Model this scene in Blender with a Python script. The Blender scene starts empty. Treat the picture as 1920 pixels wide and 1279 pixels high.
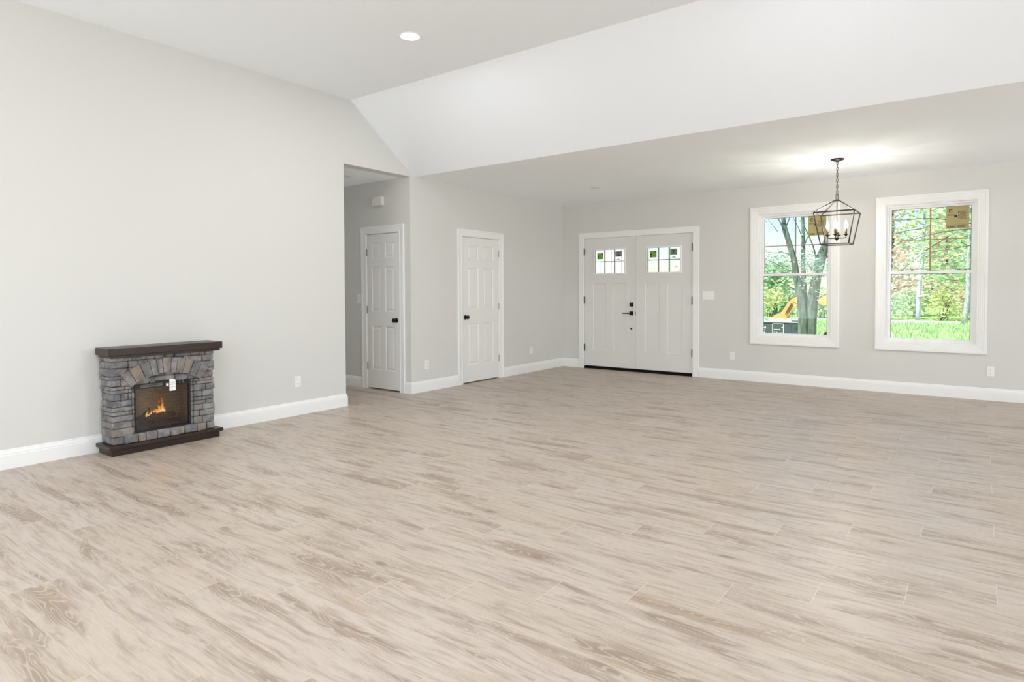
import bpy, bmesh, math, random
from mathutils import Vector, Matrix, noise
PI = math.pi
SC = bpy.context.scene
COL = SC.collection

# ------------------------------------------------------------------ camera
F, YAW, PITCH, ROLL, PPY = 1178.77, -36.8047, -1.4207, -0.2477, 573.44
CAM = Vector((5.6918, -9.0334, 1.2902))
a, b, r = [math.radians(v) for v in (YAW, PITCH, ROLL)]
fw = Vector((math.sin(a) * math.cos(b), math.cos(a) * math.cos(b), math.sin(b)))
rt = Vector((math.cos(a), -math.sin(a), 0)); up = rt.cross(fw)
rt2 = rt * math.cos(r) + up * math.sin(r); up2 = rt2.cross(fw)
cam_d = bpy.data.cameras.new('camera'); cam = bpy.data.objects.new('camera', cam_d); COL.objects.link(cam)
cam_d.sensor_fit = 'HORIZONTAL'; cam_d.sensor_width = 36.0
cam_d.lens = F / 1920 * 36.0; cam_d.shift_x = 0; cam_d.shift_y = -(639.5 - PPY) / 1920
cam_d.clip_start = 0.05; cam_d.clip_end = 500
M = Matrix((rt2, up2, -fw)).transposed().to_4x4(); M.translation = CAM
cam.matrix_world = M
SC.camera = cam

# ------------------------------------------------------------------ world, sun, exposure
SC.view_settings.view_transform = 'Standard'; SC.view_settings.look = 'None'
SC.view_settings.gamma = 1; SC.view_settings.use_curve_mapping = False
SC.view_settings.exposure = 0.04
SC.cycles.diffuse_bounces = 10; SC.cycles.max_bounces = 16; SC.cycles.transparent_max_bounces = 24
W = bpy.data.worlds.new('sky'); SC.world = W; W.use_nodes = True
wn = W.node_tree; wn.nodes.clear()
sky = wn.nodes.new('ShaderNodeTexSky'); sky.sky_type = 'NISHITA'; sky.sun_disc = False
sky.sun_elevation = math.radians(48); sky.sun_rotation = math.radians(200); sky.dust_density = .5; sky.air_density = 1.0; sky.ozone_density = 1.6
bg = wn.nodes.new('ShaderNodeBackground'); bg.inputs[1].default_value = 0.18
wo = wn.nodes.new('ShaderNodeOutputWorld')
wn.links.new(sky.outputs[0], bg.inputs[0]); wn.links.new(bg.outputs[0], wo.inputs[0])
sd = bpy.data.lights.new('sun', 'SUN'); sd.energy = 6.9; sd.angle = math.radians(1.5); sd.color = (1, .96, .9)
sun = bpy.data.objects.new('sun', sd); COL.objects.link(sun)
sun.rotation_euler = Vector((-.35, -.62, 1.0)).to_track_quat('Z', 'Y').to_euler(); sun.location = (0, -5, 30)

def area(name, loc, normal, sx, sy, power, color=(1, 1, 1), shape='RECTANGLE', spread=180):
    l = bpy.data.lights.new(name, 'AREA'); l.shape = shape; l.size = sx; l.size_y = sy; l.energy = power; l.color = color
    l.spread = math.radians(spread)
    o = bpy.data.objects.new(name, l); COL.objects.link(o); o.location = loc
    o.rotation_euler = Vector(normal).normalized().to_track_quat('-Z', 'Y').to_euler()
    return o
# fill lamps added at invented rear and right openings, tilted up at the ceilings
FILL = 1.03
area('fill_rear', (2.6, -12.55, 1.35), (0, 1, 0.6), 3.4, 2.3, 98 * FILL, (.86, .925, 1))
area('fill_rear', (7.1, -12.55, 1.35), (0, 1, 0.6), 2.6, 2.3, 30 * FILL, (.86, .925, 1))
area('fill_right', (12.45, -8.6, 1.5), (-1, 0, 0.45), 3.4, 2.0, 110 * FILL, (.86, .925, 1))
area('fill_right', (12.45, -2.7, 1.45), (-1, 0, 0.9), 2.2, 1.7, 175 * FILL, (.86, .925, 1))
area('fill_hall', (-4.42, -4.03, 1.2), (1, 0, 0.2), .8, 1.9, 18 * FILL, (.86, .925, 1))  # fill lamp added before the solid end wall to brighten the hall
CAN_W = 19.0

# ------------------------------------------------------------------ object helpers
def link(name, me, m=None, parent=None):
    o = bpy.data.objects.new(name, me); COL.objects.link(o)
    if m is not None:
        for mm in (m if isinstance(m, (list, tuple)) else [m]): me.materials.append(mm)
    if parent is not None: o.parent = parent
    return o
def obj(name, bm, m, parent=None, smooth=False):
    bmesh.ops.recalc_face_normals(bm, faces=bm.faces[:])
    me = bpy.data.meshes.new(name); bm.to_mesh(me); bm.free()
    if smooth:
        for p in me.polygons: p.use_smooth = True
    return link(name, me, m, parent)
def smooth_angle(o, deg=35):
    me = o.data
    for p in me.polygons: p.use_smooth = True
    bm = bmesh.new(); bm.from_mesh(me)
    for e in bm.edges:
        if len(e.link_faces) == 2 and e.calc_face_angle(0) > math.radians(deg): e.smooth = False
    bm.to_mesh(me); bm.free(); return o
def empty(name, loc=(0, 0, 0), rz=0):
    o = bpy.data.objects.new(name, None); COL.objects.link(o); o.location = loc; o.rotation_euler = (0, 0, rz)
    o.empty_display_size = .1
    return o
def tag(o, label=None, cat=None, group=None, kind=None):
    if label: o['label'] = label
    if cat: o['category'] = cat
    if group: o['group'] = group
    if kind: o['kind'] = kind
    return o
def copy_tree(o, parent=None):
    c = o.copy(); COL.objects.link(c)
    if parent is not None: c.parent = parent
    for ch in list(o.children): copy_tree(ch, c)
    return c
def BM(): return bmesh.new()
def box(bm, x0, x1, y0, y1, z0, z1, bev=0):
    vs = [bm.verts.new((x, y, z)) for z in (z0, z1) for y in (y0, y1) for x in (x0, x1)]
    fs = [(0, 2, 3, 1), (4, 5, 7, 6), (0, 1, 5, 4), (2, 6, 7, 3), (0, 4, 6, 2), (1, 3, 7, 5)]
    F_ = [bm.faces.new([vs[i] for i in f]) for f in fs]
    if bev:
        es = set(e for f in F_ for e in f.edges)
        bmesh.ops.bevel(bm, geom=list(es), offset=bev, segments=2, affect='EDGES', profile=.6)
    return vs
def frame_of(d):
    d = d.normalized(); u = Vector((0, 0, 1)) if abs(d.z) < .9 else Vector((1, 0, 0))
    s = d.cross(u).normalized(); return s, s.cross(d).normalized()
def tube(bm, pts, rad, n=8, cap=True, closed=False):
    pts = [Vector(p) for p in pts]; rings = []; N = len(pts)
    rads = rad if isinstance(rad, (list, tuple)) else [rad] * N
    s, t = frame_of(pts[1] - pts[0])
    for i, p in enumerate(pts):
        if closed: d = pts[(i + 1) % N] - pts[i - 1]
        else: d = (pts[min(i + 1, N - 1)] - pts[max(i - 1, 0)])
        d.normalize(); s = (s - d * s.dot(d)).normalized(); t = d.cross(s)
        rings.append([bm.verts.new(p + (s * math.cos(k * 2 * PI / n) + t * math.sin(k * 2 * PI / n)) * rads[i]) for k in range(n)])
    R = range(N if closed else N - 1)
    for i in R:
        A, B = rings[i], rings[(i + 1) % N]
        for k in range(n): bm.faces.new((A[k], A[(k + 1) % n], B[(k + 1) % n], B[k]))
    if cap and not closed:
        bm.faces.new(rings[0][::-1]); bm.faces.new(rings[-1])
def lathe(bm, prof, n=24, origin=(0, 0, 0), axis='Z', cap=True):
    """prof: (radius, height) list"""
    o = Vector(origin); rings = []
    def P(rr, h, k):
        c, s = rr * math.cos(k * 2 * PI / n), rr * math.sin(k * 2 * PI / n)
        return o + (Vector((c, s, h)) if axis == 'Z' else Vector((c, h, s)) if axis == 'Y' else Vector((h, c, s)))
    for rr, h in prof: rings.append([bm.verts.new(P(max(rr, 1e-4), h, k)) for k in range(n)])
    for A, B in zip(rings, rings[1:]):
        for k in range(n): bm.faces.new((A[k], A[(k + 1) % n], B[(k + 1) % n], B[k]))
    if cap:
        bm.faces.new(rings[0][::-1]); bm.faces.new(rings[-1])
def prism(bm, poly, d0, d1, axis):
    """poly of 2D points extruded between d0,d1 along axis 'X','Y' or 'Z'"""
    def P(p, d):
        return (d, p[0], p[1]) if axis == 'X' else (p[0], d, p[1]) if axis == 'Y' else (p[0], p[1], d)
    A = [bm.verts.new(P(p, d0)) for p in poly]; B = [bm.verts.new(P(p, d1)) for p in poly]
    n = len(poly)
    bm.faces.new(A[::-1]); bm.faces.new(B)
    for i in range(n): bm.faces.new((A[i], A[(i + 1) % n], B[(i + 1) % n], B[i]))
def sweep(bm, path, prof, outs, closed=False, caps=True):
    """path: 3D points; outs: per-point list of (U,V) vectors: vertex = p + U*w + V*t ; prof: (w,t)"""
    rings = [[bm.verts.new(Vector(p) + U * w + V * t) for w, t in prof] for p, (U, V) in zip(path, outs)]
    n = len(prof); N = len(rings)
    for i in range(N if closed else N - 1):
        A, B = rings[i], rings[(i + 1) % N]
        for k in range(n): bm.faces.new((A[k], A[(k + 1) % n], B[(k + 1) % n], B[k]))
    if caps and not closed:
        bm.faces.new(rings[0]); bm.faces.new(rings[-1][::-1])

# ------------------------------------------------------------------ materials
def srgb(*c): return tuple(((v / 255 + .055) / 1.055) ** 2.4 if v > 10 else v / 255 / 12.92 for v in c) + (1,)
class NT:
    """little wrapper that writes node graphs as expressions"""
    def __init__(s, name):
        s.m = bpy.data.materials.new(name); s.m.use_nodes = True; s.t = s.m.node_tree; s.t.nodes.clear()
        s.out = s.t.nodes.new('ShaderNodeOutputMaterial')
    def n(s, typ, **kw):
        nd = s.t.nodes.new(typ)
        for k, v in kw.items(): setattr(nd, k, v)
        return nd
    def put(s, sock, v):
        if isinstance(v, bpy.types.NodeSocket): s.t.links.new(v, sock)
        elif v is not None: sock.default_value = v
    def math(s, op, a_, b_=None, c_=None, clamp=False):
        nd = s.n('ShaderNodeMath', operation=op, use_clamp=clamp)
        for i, v in enumerate((a_, b_, c_)):
            if v is not None: s.put(nd.inputs[i], v)
        return nd.outputs[0]
    def mix(s, f, a_, b_, blend='MIX'):
        nd = s.n('ShaderNodeMix', data_type='RGBA', blend_type=blend)
        s.put(nd.inputs[0], f); s.put(nd.inputs[6], a_); s.put(nd.inputs[7], b_); return nd.outputs[2]
    def comb(s, x, y, z):
        nd = s.n('ShaderNodeCombineXYZ')
        for i, v in enumerate((x, y, z)): s.put(nd.inputs[i], v)
        return nd.outputs[0]
    def noise(s, vec, scale, detail=3, rough=.5, dist=0):
        nd = s.n('ShaderNodeTexNoise'); s.put(nd.inputs['Vector'], vec); s.put(nd.inputs['Scale'], scale)
        nd.inputs['Detail'].default_value = detail; nd.inputs['Roughness'].default_value = rough; nd.inputs['Distortion'].default_value = dist
        return nd.outputs[0]
    def ramp(s, f, stops, interp='LINEAR'):
        nd = s.n('ShaderNodeValToRGB'); cr = nd.color_ramp; cr.interpolation = interp
        while len(cr.elements) < len(stops): cr.elements.new(.5)
        for e, (p, c) in zip(cr.elements, stops): e.position = p; e.color = c
        s.put(nd.inputs[0], f); return nd.outputs[0]
    def smooth(s, v, lo, hi, a_=0., b_=1.):
        nd = s.n('ShaderNodeMapRange', interpolation_type='SMOOTHSTEP'); s.put(nd.inputs[0], v)
        for i, x in enumerate((lo, hi, a_, b_)): nd.inputs[i + 1].default_value = x
        return nd.outputs[0]
    def bump(s, h, strength=.2, dist=.01):
        nd = s.n('ShaderNodeBump'); nd.inputs['Strength'].default_value = strength; nd.inputs['Distance'].default_value = dist
        s.put(nd.inputs['Height'], h); return nd.outputs[0]
    def bsdf(s, color, rough=.5, metal=0, normal=None, spec=.5, **kw):
        nd = s.n('ShaderNodeBsdfPrincipled'); s.put(nd.inputs['Base Color'], color); s.put(nd.inputs['Roughness'], rough)
        nd.inputs['Metallic'].default_value = metal; nd.inputs['Specular IOR Level'].default_value = spec
        if normal is not None: s.put(nd.inputs['Normal'], normal)
        for k, v in kw.items(): s.put(nd.inputs[k.replace('_', ' ')], v)
        s.t.links.new(nd.outputs[0], s.out.inputs[0]); return nd
def plain(name, col, rough=.5, metal=0, var=.04, scale=8, bump=0, bscale=60, spec=.5, emit=None, es=0):
    t = NT(name); co = t.n('ShaderNodeTexCoord').outputs['Object']
    f = t.noise(co, scale, 3)
    c1 = tuple(min(1, v * (1 + var)) for v in col[:3]) + (1,); c0 = tuple(v * (1 - var) for v in col[:3]) + (1,)
    kw = {}
    if emit: kw = {'Emission_Color': emit, 'Emission_Strength': es}
    t.bsdf(t.mix(f, c0, c1), rough, metal, t.bump(t.noise(co, bscale, 2), bump, .002) if bump else None, spec, **kw)
    return t.m
def emission(name, col, strength):
    t = NT(name); e = t.n('ShaderNodeEmission'); e.inputs[0].default_value = col; e.inputs[1].default_value = strength
    t.t.links.new(e.outputs[0], t.out.inputs[0]); return t.m
def glass(name, tint=(1, 1, 1, 1), refl=1.0):
    t = NT(name); tr = t.n('ShaderNodeBsdfTransparent'); tr.inputs[0].default_value = tint
    g = t.n('ShaderNodeBsdfGlossy'); g.inputs['Roughness'].default_value = .01
    fr = t.n('ShaderNodeFresnel'); fr.inputs[0].default_value = 1.45
    mx = t.n('ShaderNodeMixShader'); t.put(mx.inputs[0], t.math('MULTIPLY', fr.outputs[0], refl))
    t.t.links.new(tr.outputs[0], mx.inputs[1]); t.t.links.new(g.outputs[0], mx.inputs[2]); t.t.links.new(mx.outputs[0], t.out.inputs[0])
    return t.m

WALL = plain('wall_paint', srgb(217, 216, 212), .75, var=.008, scale=1.5, bump=.04, bscale=140, spec=.25)
CEIL = plain('ceiling_paint', srgb(247, 251, 255), .85, var=.005, scale=1.2, bump=.03, bscale=120, spec=.2)
TRIM = plain('trim_paint', srgb(240, 240, 238), .38, var=.006, scale=3)
DOORP = plain('door_paint', srgb(234, 233, 230), .42, var=.006, scale=3, bump=.02, bscale=90)
ENTRYP = plain('entry_door_paint', srgb(226, 225, 222), .45, var=.006, scale=3)
VINYL = plain('window_vinyl', srgb(240, 240, 240), .35, var=.005)
PLASTIC = plain('white_plastic', srgb(240, 239, 236), .35, var=.01)
SLOT = plain('dark_slot', srgb(70, 68, 66), .6)
BLACK = plain('matte_black_metal', srgb(14, 14, 15), .38, metal=.3, spec=.5)
SILVER = plain('satin_nickel', srgb(165, 162, 155), .35, metal=.9)
RUBBER = plain('black_rubber', srgb(9, 7, 6), .7, spec=.2)
BRONZE = plain('bronze_metal', srgb(40, 33, 27), .45, metal=.35, var=.1, scale=40)
BRASS = plain('muntin_brass', srgb(150, 132, 96), .4, metal=.5)
GLASS = glass('window_glass', (.97, .985, .975, 1), .6)
DARKGAP = plain('dark_gap', srgb(40, 38, 35), .8)

def floor_material():
    t = NT('oak_plank_floor'); g = t.n('ShaderNodeNewGeometry').outputs['Position']
    sp = t.n('ShaderNodeSeparateXYZ'); t.put(sp.inputs[0], g); X, Y = sp.outputs[0], sp.outputs[1]
    WD, LN = .2168, 1.23
    rv = t.math('DIVIDE', t.math('SUBTRACT', t.math('MULTIPLY', Y, -1.), 5.612), WD)
    row = t.math('FLOOR', rv); fy = t.math('FRACT', rv)
    xu = t.math('DIVIDE', t.math('SUBTRACT', t.math('ADD', X, t.math('MULTIPLY', row, LN / 4)), 5.755), LN)
    cell = t.math('FLOOR', xu); fx = t.math('FRACT', xu)
    wn_ = t.n('ShaderNodeTexWhiteNoise', noise_dimensions='3D'); t.put(wn_.inputs[0], t.comb(cell, row, 3.3))
    rnd = wn_.outputs['Value']; rc = t.n('ShaderNodeSeparateColor'); t.put(rc.inputs[0], wn_.outputs['Color'])
    rA, rB, rC = rc.outputs
    lx = t.math('ADD', t.math('MULTIPLY', fx, LN), t.math('MULTIPLY', rA, 40.)); ly = t.math('ADD', t.math('MULTIPLY', fy, WD), t.math('MULTIPLY', rB, 40.))
    # warp
    wv = t.noise(t.comb(t.math('MULTIPLY', lx, 2.), t.math('MULTIPLY', ly, 4.), rC), 1., 3, .5)
    warp = t.math('MULTIPLY', t.math('SUBTRACT', wv, .5), .08)
    ly2 = t.math('ADD', ly, warp)
    # broad tone: dark streaks that run along the plank
    n1 = t.noise(t.comb(t.math('MULTIPLY', lx, 1.5), t.math('MULTIPLY', ly2, 9.), rC), 1., 4, .55)
    n2 = t.noise(t.comb(t.math('MULTIPLY', lx, 3.), t.math('MULTIPLY', ly2, 45.), rC), 1., 3, .6)
    nf = t.noise(t.comb(t.math('MULTIPLY', lx, 14.), t.math('MULTIPLY', ly, 300.), rC), 1., 2, .6)
    dark = t.smooth(n1, .50, .66)
    streak = t.smooth(n2, .46, .72)
    n3 = t.noise(t.comb(t.math('MULTIPLY', lx, 5.), t.math('MULTIPLY', ly2, 26.), rB), 1., 4, .6)
    blot = t.smooth(n3, .50, .72)
    # knots
    vo = t.n('ShaderNodeTexVoronoi'); vo.feature = 'F1'; t.put(vo.inputs['Vector'], t.comb(t.math('MULTIPLY', lx, 2.1), t.math('MULTIPLY', ly2, 5.5), 0.)); vo.inputs['Scale'].default_value = 1.
    kd = vo.outputs['Distance']
    ks = t.n('ShaderNodeSeparateColor'); t.put(ks.inputs[0], vo.outputs['Color'])
    kon = t.math('GREATER_THAN', ks.outputs[0], .45)
    knot = t.math('MULTIPLY', t.smooth(kd, .03, .13, 1., 0.), kon)
    khalo = t.math('MULTIPLY', t.smooth(kd, .05, .34, 1., 0.), kon)
    # cathedral grain = contour lines of a stretched height field, bent round the knots
    h = t.math('ADD', t.noise(t.comb(t.math('MULTIPLY', lx, 1.1), t.math('MULTIPLY', ly2, 9.), rC), 1., 2.5, .42), t.math('MULTIPLY', khalo, .10))
    h = t.math('ADD', h, t.math('MULTIPLY', nf, .006))
    w = t.math('SINE', t.math('MULTIPLY', h, 170.))
    line = t.smooth(w, .45, 1.)
    region = t.smooth(n1, .49, .60)
    line = t.math('MULTIPLY', line, t.math('ADD', t.math('MULTIPLY', region, .75), .10))
    base = t.mix(rnd, srgb(206, 194, 182), srgb(199, 187, 175))
    base = t.mix(t.math('MULTIPLY', t.smooth(rA, .3, 1.), .30), base, srgb(210, 193, 170))
    base = t.mix(t.math('MULTIPLY', dark, .80), base, srgb(154, 135, 118))
    base = t.mix(t.math('MULTIPLY', blot, .50), base, srgb(150, 132, 116))
    base = t.mix(t.math('MULTIPLY', streak, .48), base, srgb(148, 131, 115))
    warm = t.smooth(t.noise(t.comb(t.math('MULTIPLY', lx, 1.4), t.math('MULTIPLY', ly2, 10.), 7.), 1., 2), .56, .7)
    base = t.mix(t.math('MULTIPLY', warm, t.math('MULTIPLY', rB, .55)), base, srgb(182, 158, 128))
    base = t.mix(t.math('MULTIPLY', khalo, .26), base, srgb(150, 134, 120))
    base = t.mix(t.math('MULTIPLY', knot, .6), base, srgb(118, 103, 92))
    base = t.mix(t.math('MULTIPLY', line, .52), base, srgb(222, 213, 201))
    base = t.mix(t.math('MULTIPLY', t.smooth(nf, .42, .68), .20), base, srgb(146, 130, 115))
    # micro-bevel seams
    ey = t.math('MULTIPLY', t.math('MINIMUM', fy, t.math('SUBTRACT', 1., fy)), WD)
    ex = t.math('MULTIPLY', t.math('MINIMUM', fx, t.math('SUBTRACT', 1., fx)), LN)
    sx_ = t.smooth(ex, .0006, .0022, 1., 0.); sy_ = t.smooth(ey, .0006, .0022, 1., 0.)
    base = t.mix(t.math('MULTIPLY', sx_, .75), base, srgb(226, 217, 203))
    base = t.mix(t.math('MULTIPLY', sy_, .40), base, srgb(222, 212, 198))
    seam = t.math('MAXIMUM', sx_, sy_)
    hh = t.math('SUBTRACT', t.math('ADD', t.math('MULTIPLY', n2, .3), t.math('MULTIPLY', nf, .25)), t.math('MULTIPLY', seam, .8))
    rough = t.math('ADD', .30, t.math('MULTIPLY', n2, .16))
    t.bsdf(t.mix(.15, base, srgb(122, 104, 88)), rough, 0, t.bump(hh, .10, .003), .30)
    return t.m
FLOOR = floor_material()

# ------------------------------------------------------------------ room shell
H, HH = 2.7043, 3.4272            # low and high ceiling
YK, YS = -4.4303, -3.4605         # top and bottom of the ceiling slope
YC, YF = -3.5262, -4.5353         # hall opening in the left wall
XR, YB = 12.6, -12.7              # unseen right and rear walls
HX = -4.5                         # hall end
T = .16
def S(o, n=None): o['kind'] = 'structure'; return o

bm = BM(); box(bm, HX - .2, XR + .2, YB - .2, .25, -.12, 0); S(obj('floor', bm, FLOOR))
bm = BM()                         # ceiling: flat high part, slope, flat low part, as a thick shell
poly = [(YB - .2, HH), (YK, HH), (YS, H), (.2, H), (.2, HH + .45), (YB - .2, HH + .45)]
prism(bm, poly, .0, XR + .2, 'X')
box(bm, HX - .2, -T - .002, YF - .6, YC + .3, H, H + .3)
S(obj('ceiling', bm, CEIL))
# left wall with the hall opening and the closet door opening
DT = 2.03                        # inner door height
K0, K1 = -2.5542, -1.7526        # closet door leaf
bm = BM()
def wx(y0, y1, z0, z1, x0=-T, x1=0.): box(bm, x0, x1, y0, y1, z0, z1)
wx(YB - .2, YF, 0, HH + .1)
prism(bm, [(YF, H), (YS, H), (YK, HH), (YK, HH + .1), (YF, HH + .1)], -T, 0, 'X')
wx(YC, K0 - .02, 0, H); wx(K1 + .02, .0, 0, H); wx(K0 - .02, K1 + .02, DT + .015, H)
S(obj('wall_left', bm, WALL))
# hall: far wall (with a door), near wall, end wall
D0, D1 = -.8178, -.2084
bm = BM()
box(bm, HX, D0 - .02, YC, YC + T, 0, H); box(bm, D1 + .02, -T, YC, YC + T, 0, H); box(bm, D0 - .02, D1 + .02, YC, YC + T, DT + .015, H)
S(obj('wall_hall_far', bm, WALL))
bm = BM(); box(bm, HX, -T, YF - T, YF, 0, H); S(obj('wall_hall_near', bm, WALL))
bm = BM(); box(bm, HX - T, HX, YF - T, YC + T, 0, H); S(obj('wall_hall_end', bm, WALL))
# far wall with entry door and windows
E0, E1, ET = .4247, 2.2701, 2.1294
W1, W2, WZ0, WZ1 = (3.0959, 4.2147), (4.6195, 5.7389), .5287, 2.421
CW = .100                        # window casing width
op = [(E0 - .02, E1 + .02, 0, ET + .02), (W1[0] + CW, W1[1] - CW, WZ0 + CW, WZ1 - CW), (W2[0] + CW, W2[1] - CW, WZ0 + CW, WZ1 - CW)]
bm = BM(); x = -T; FT = .17
for (x0, x1, z0, z1) in op:
    box(bm, x, x0, 0, FT, 0, H + .05)
    if z0 > 0: box(bm, x0, x1, 0, FT, 0, z0)
    box(bm, x0, x1, 0, FT, z1, H + .05); x = x1
box(bm, x, XR + .2, 0, FT, 0, H + .05)
S(obj('wall_front', bm, WALL))
def wall_with_holes(name, axis, pos, th, a0, a1, top, holes):
    bm = BM()
    def bx_(u0, u1, z0, z1):
        if axis == 'Y': box(bm, u0, u1, pos, pos + th, z0, z1)
        else: box(bm, pos, pos + th, u0, u1, z0, z1)
    u = a0
    for (h0, h1, z0, z1) in holes:
        bx_(u, h0, 0, top)
        if z0 > 0: bx_(h0, h1, 0, z0)
        bx_(h0, h1, z1, top); u = h1
    bx_(u, a1, 0, top)
    return S(obj(name, bm, WALL))
wall_with_holes('wall_rear', 'Y', YB - .2, .2, -T, XR + .2, HH + .1, [(.9, 4.3, .15, 2.5), (5.8, 8.4, .15, 2.5)])
wall_with_holes('wall_right', 'X', XR, .2, YB, 0, HH + .1, [(-10.3, -6.9, .5, 2.5), (-3.6, -1.4, .6, 2.3)])

# baseboards
BH = .142
bprof = [(0, 0), (.0145, 0), (.0145, .098), (.0125, .104), (.0125, .112), (.010, .122), (.006, .130), (.006, .136), (.003, BH), (0, BH)]
def baseboard(name, pts, normals):
    """pts: floor points; normals: room-side normal for each segment"""
    bm = BM(); outs = []
    for i in range(len(pts)):
        n0 = Vector(normals[max(i - 1, 0)]).to_3d(); n1 = Vector(normals[min(i, len(normals) - 1)]).to_3d()
        U = n0 if i in (0, len(pts) - 1) and n0 == n1 or n0 == n1 else n0 + n1
        if i == 0: U = Vector(normals[0]).to_3d()
        if i == len(pts) - 1: U = Vector(normals[-1]).to_3d()
        outs.append((U, Vector((0, 0, 1))))
    sweep(bm, [Vector((p[0], p[1], .0005)) for p in pts], bprof, outs)
    return S(obj(name, bm, TRIM))
KC = .100                        # inner door casing width incl. reveal
EC = .100
baseboard('baseboard_left', [(0, YB), (0, YF), (-2.5, YF)], [(1, 0), (0, 1)])
baseboard('baseboard_hall', [(HX, YC), (D0 - KC - .008, YC)], [(0, -1)])
baseboard('baseboard_corner', [(D1 + KC + .004, YC), (0, YC), (0, K0 - KC - .004)], [(0, -1), (1, 0)])
baseboard('baseboard_closet', [(0, K1 + KC + .004), (0, 0), (E0 - EC, 0)], [(1, 0), (0, -1)])
baseboard('baseboard_front', [(E1 + EC, 0), (XR, 0)], [(0, -1)])
baseboard('baseboard_right', [(XR, 0), (XR, -6.0)], [(-1, 0)])

# ------------------------------------------------------------------ casings
# profile: (distance outwards from the inner edge, projection from the wall)
door_prof = [(0, -.004), (0, .010), (.006, .0125), (.018, .012), (.022, .009), (.030, .0105), (.055, .013), (.070, .0185), (.078, .0205), (.090, .0205), (.093, .018), (.093, -.004)]
flat_prof = [(0, -.004), (0, .014), (.004, .017), (.089, .017), (.093, .013), (.093, -.004)]
win_prof = [(0, -.004), (0, .012), (.004, .015), (.018, .015), (.021, .018), (.034, .018), (.037, .0215), (.052, .0215), (.056, .0245), (.072, .0245), (.076, .029), (.096, .029), (.100, .026), (.100, -.004)]
def casing_u(name, prof, x0, x1, zt, parent, z0=0.0):
    """three-sided casing in local XZ, projecting toward -Y"""
    bm = BM(); V = Vector((0, -1, 0))
    sweep(bm, [(x0, 0, z0), (x0, 0, zt), (x1, 0, zt), (x1, 0, z0)], prof,
          [(Vector((-1, 0, 0)), V), (Vector((-1, 0, 1)), V), (Vector((1, 0, 1)), V), (Vector((1, 0, 0)), V)])
    return obj(name, bm, TRIM, parent)
def casing_o(name, prof, x0, x1, z0, z1, parent):
    bm = BM(); V = Vector((0, -1, 0))
    sweep(bm, [(x0, 0, z0), (x0, 0, z1), (x1, 0, z1), (x1, 0, z0)], prof,
          [(Vector((-1, 0, -1)), V), (Vector((-1, 0, 1)), V), (Vector((1, 0, 1)), V), (Vector((1, 0, -1)), V)], closed=True)
    return obj(name, bm, TRIM, parent)

# ------------------------------------------------------------------ doors
def panel_face(bm, xs, zs, cells, prof, y=0.0):
    """front face at y with recessed panels. cells: set of (i,j) in the xs/zs grid; prof: (inset, depth)"""
    for i in range(len(xs) - 1):
        for j in range(len(zs) - 1):
            x0, x1, z0, z1 = xs[i], xs[i + 1], zs[j], zs[j + 1]
            if (i, j) not in cells:
                bm.faces.new([bm.verts.new(p) for p in ((x0, y, z0), (x1, y, z0), (x1, y, z1), (x0, y, z1))]); continue
            pr = cells[(i, j)] if isinstance(cells, dict) else prof
            if pr is None: continue
            prev = None
            for (ins, dep) in pr:
                ring = [bm.verts.new(p) for p in ((x0 + ins, y + dep, z0 + ins), (x1 - ins, y + dep, z0 + ins), (x1 - ins, y + dep, z1 - ins), (x0 + ins, y + dep, z1 - ins))]
                if prev:
                    for k in range(4): bm.faces.new((prev[k], prev[(k + 1) % 4], ring[(k + 1) % 4], ring[k]))
                prev = ring
            bm.faces.new(prev)
def shell(bm, x0, x1, z0, z1, th, y=0.0, holes=()):
    """back and edge faces of a leaf"""
    def q(*ps): bm.faces.new([bm.verts.new(p) for p in ps])
    yb = y + th
    q((x0, y, z0), (x0, y, z1), (x0, yb, z1), (x0, yb, z0)); q((x1, y, z0), (x1, y, z1), (x1, yb, z1), (x1, yb, z0))
    q((x0, y, z1), (x1, y, z1), (x1, yb, z1), (x0, yb, z1)); q((x0, y, z0), (x1, y, z0), (x1, yb, z0), (x0, yb, z0))
    if not holes: q((x0, yb, z0), (x1, yb, z0), (x1, yb, z1), (x0, yb, z1))
    for (hx0, hx1, hz0, hz1) in holes:
        q((x0, yb, z0), (x1, yb, z0), (x1, yb, hz0), (x0, yb, hz0)); q((x0, yb, hz1), (x1, yb, hz1), (x1, yb, z1), (x0, yb, z1))
        q((x0, yb, hz0), (hx0, yb, hz0), (hx0, yb, hz1), (x0, yb, hz1)); q((hx1, yb, hz0), (x1, yb, hz0), (x1, yb, hz1), (hx1, yb, hz1))
        for (p0, p1) in (((hx0, hz0), (hx1, hz0)), ((hx1, hz0), (hx1, hz1)), ((hx1, hz1), (hx0, hz1)), ((hx0, hz1), (hx0, hz0))):
            q((p0[0], y, p0[1]), (p1[0], y, p1[1]), (p1[0], yb, p1[1]), (p0[0], yb, p0[1]))
raised = [(0, 0), (.004, .002), (.012, .008), (.020, .009), (.040, .002), (.046, .0015)]
def hinge(parent, x, y, z, m, hgt=.09, side=1, rr=.0066):
    bm = BM()
    for k in range(5):
        s = hgt / 5; z0 = z - hgt / 2 + k * s
        lathe(bm, [(rr, z0 + .0006), (rr, z0 + s - .0006)], 10, (x, y, 0))
    lathe(bm, [(.0035, z + hgt / 2), (.0055, z + hgt / 2 + .003), (.003, z + hgt / 2 + .008)], 10, (x, y, 0))
    box(bm, min(x, x + side * .012), max(x, x + side * .012), y + .004, y + .007, z - hgt / 2, z + hgt / 2)
    return obj('hinge', bm, m, parent)
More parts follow.
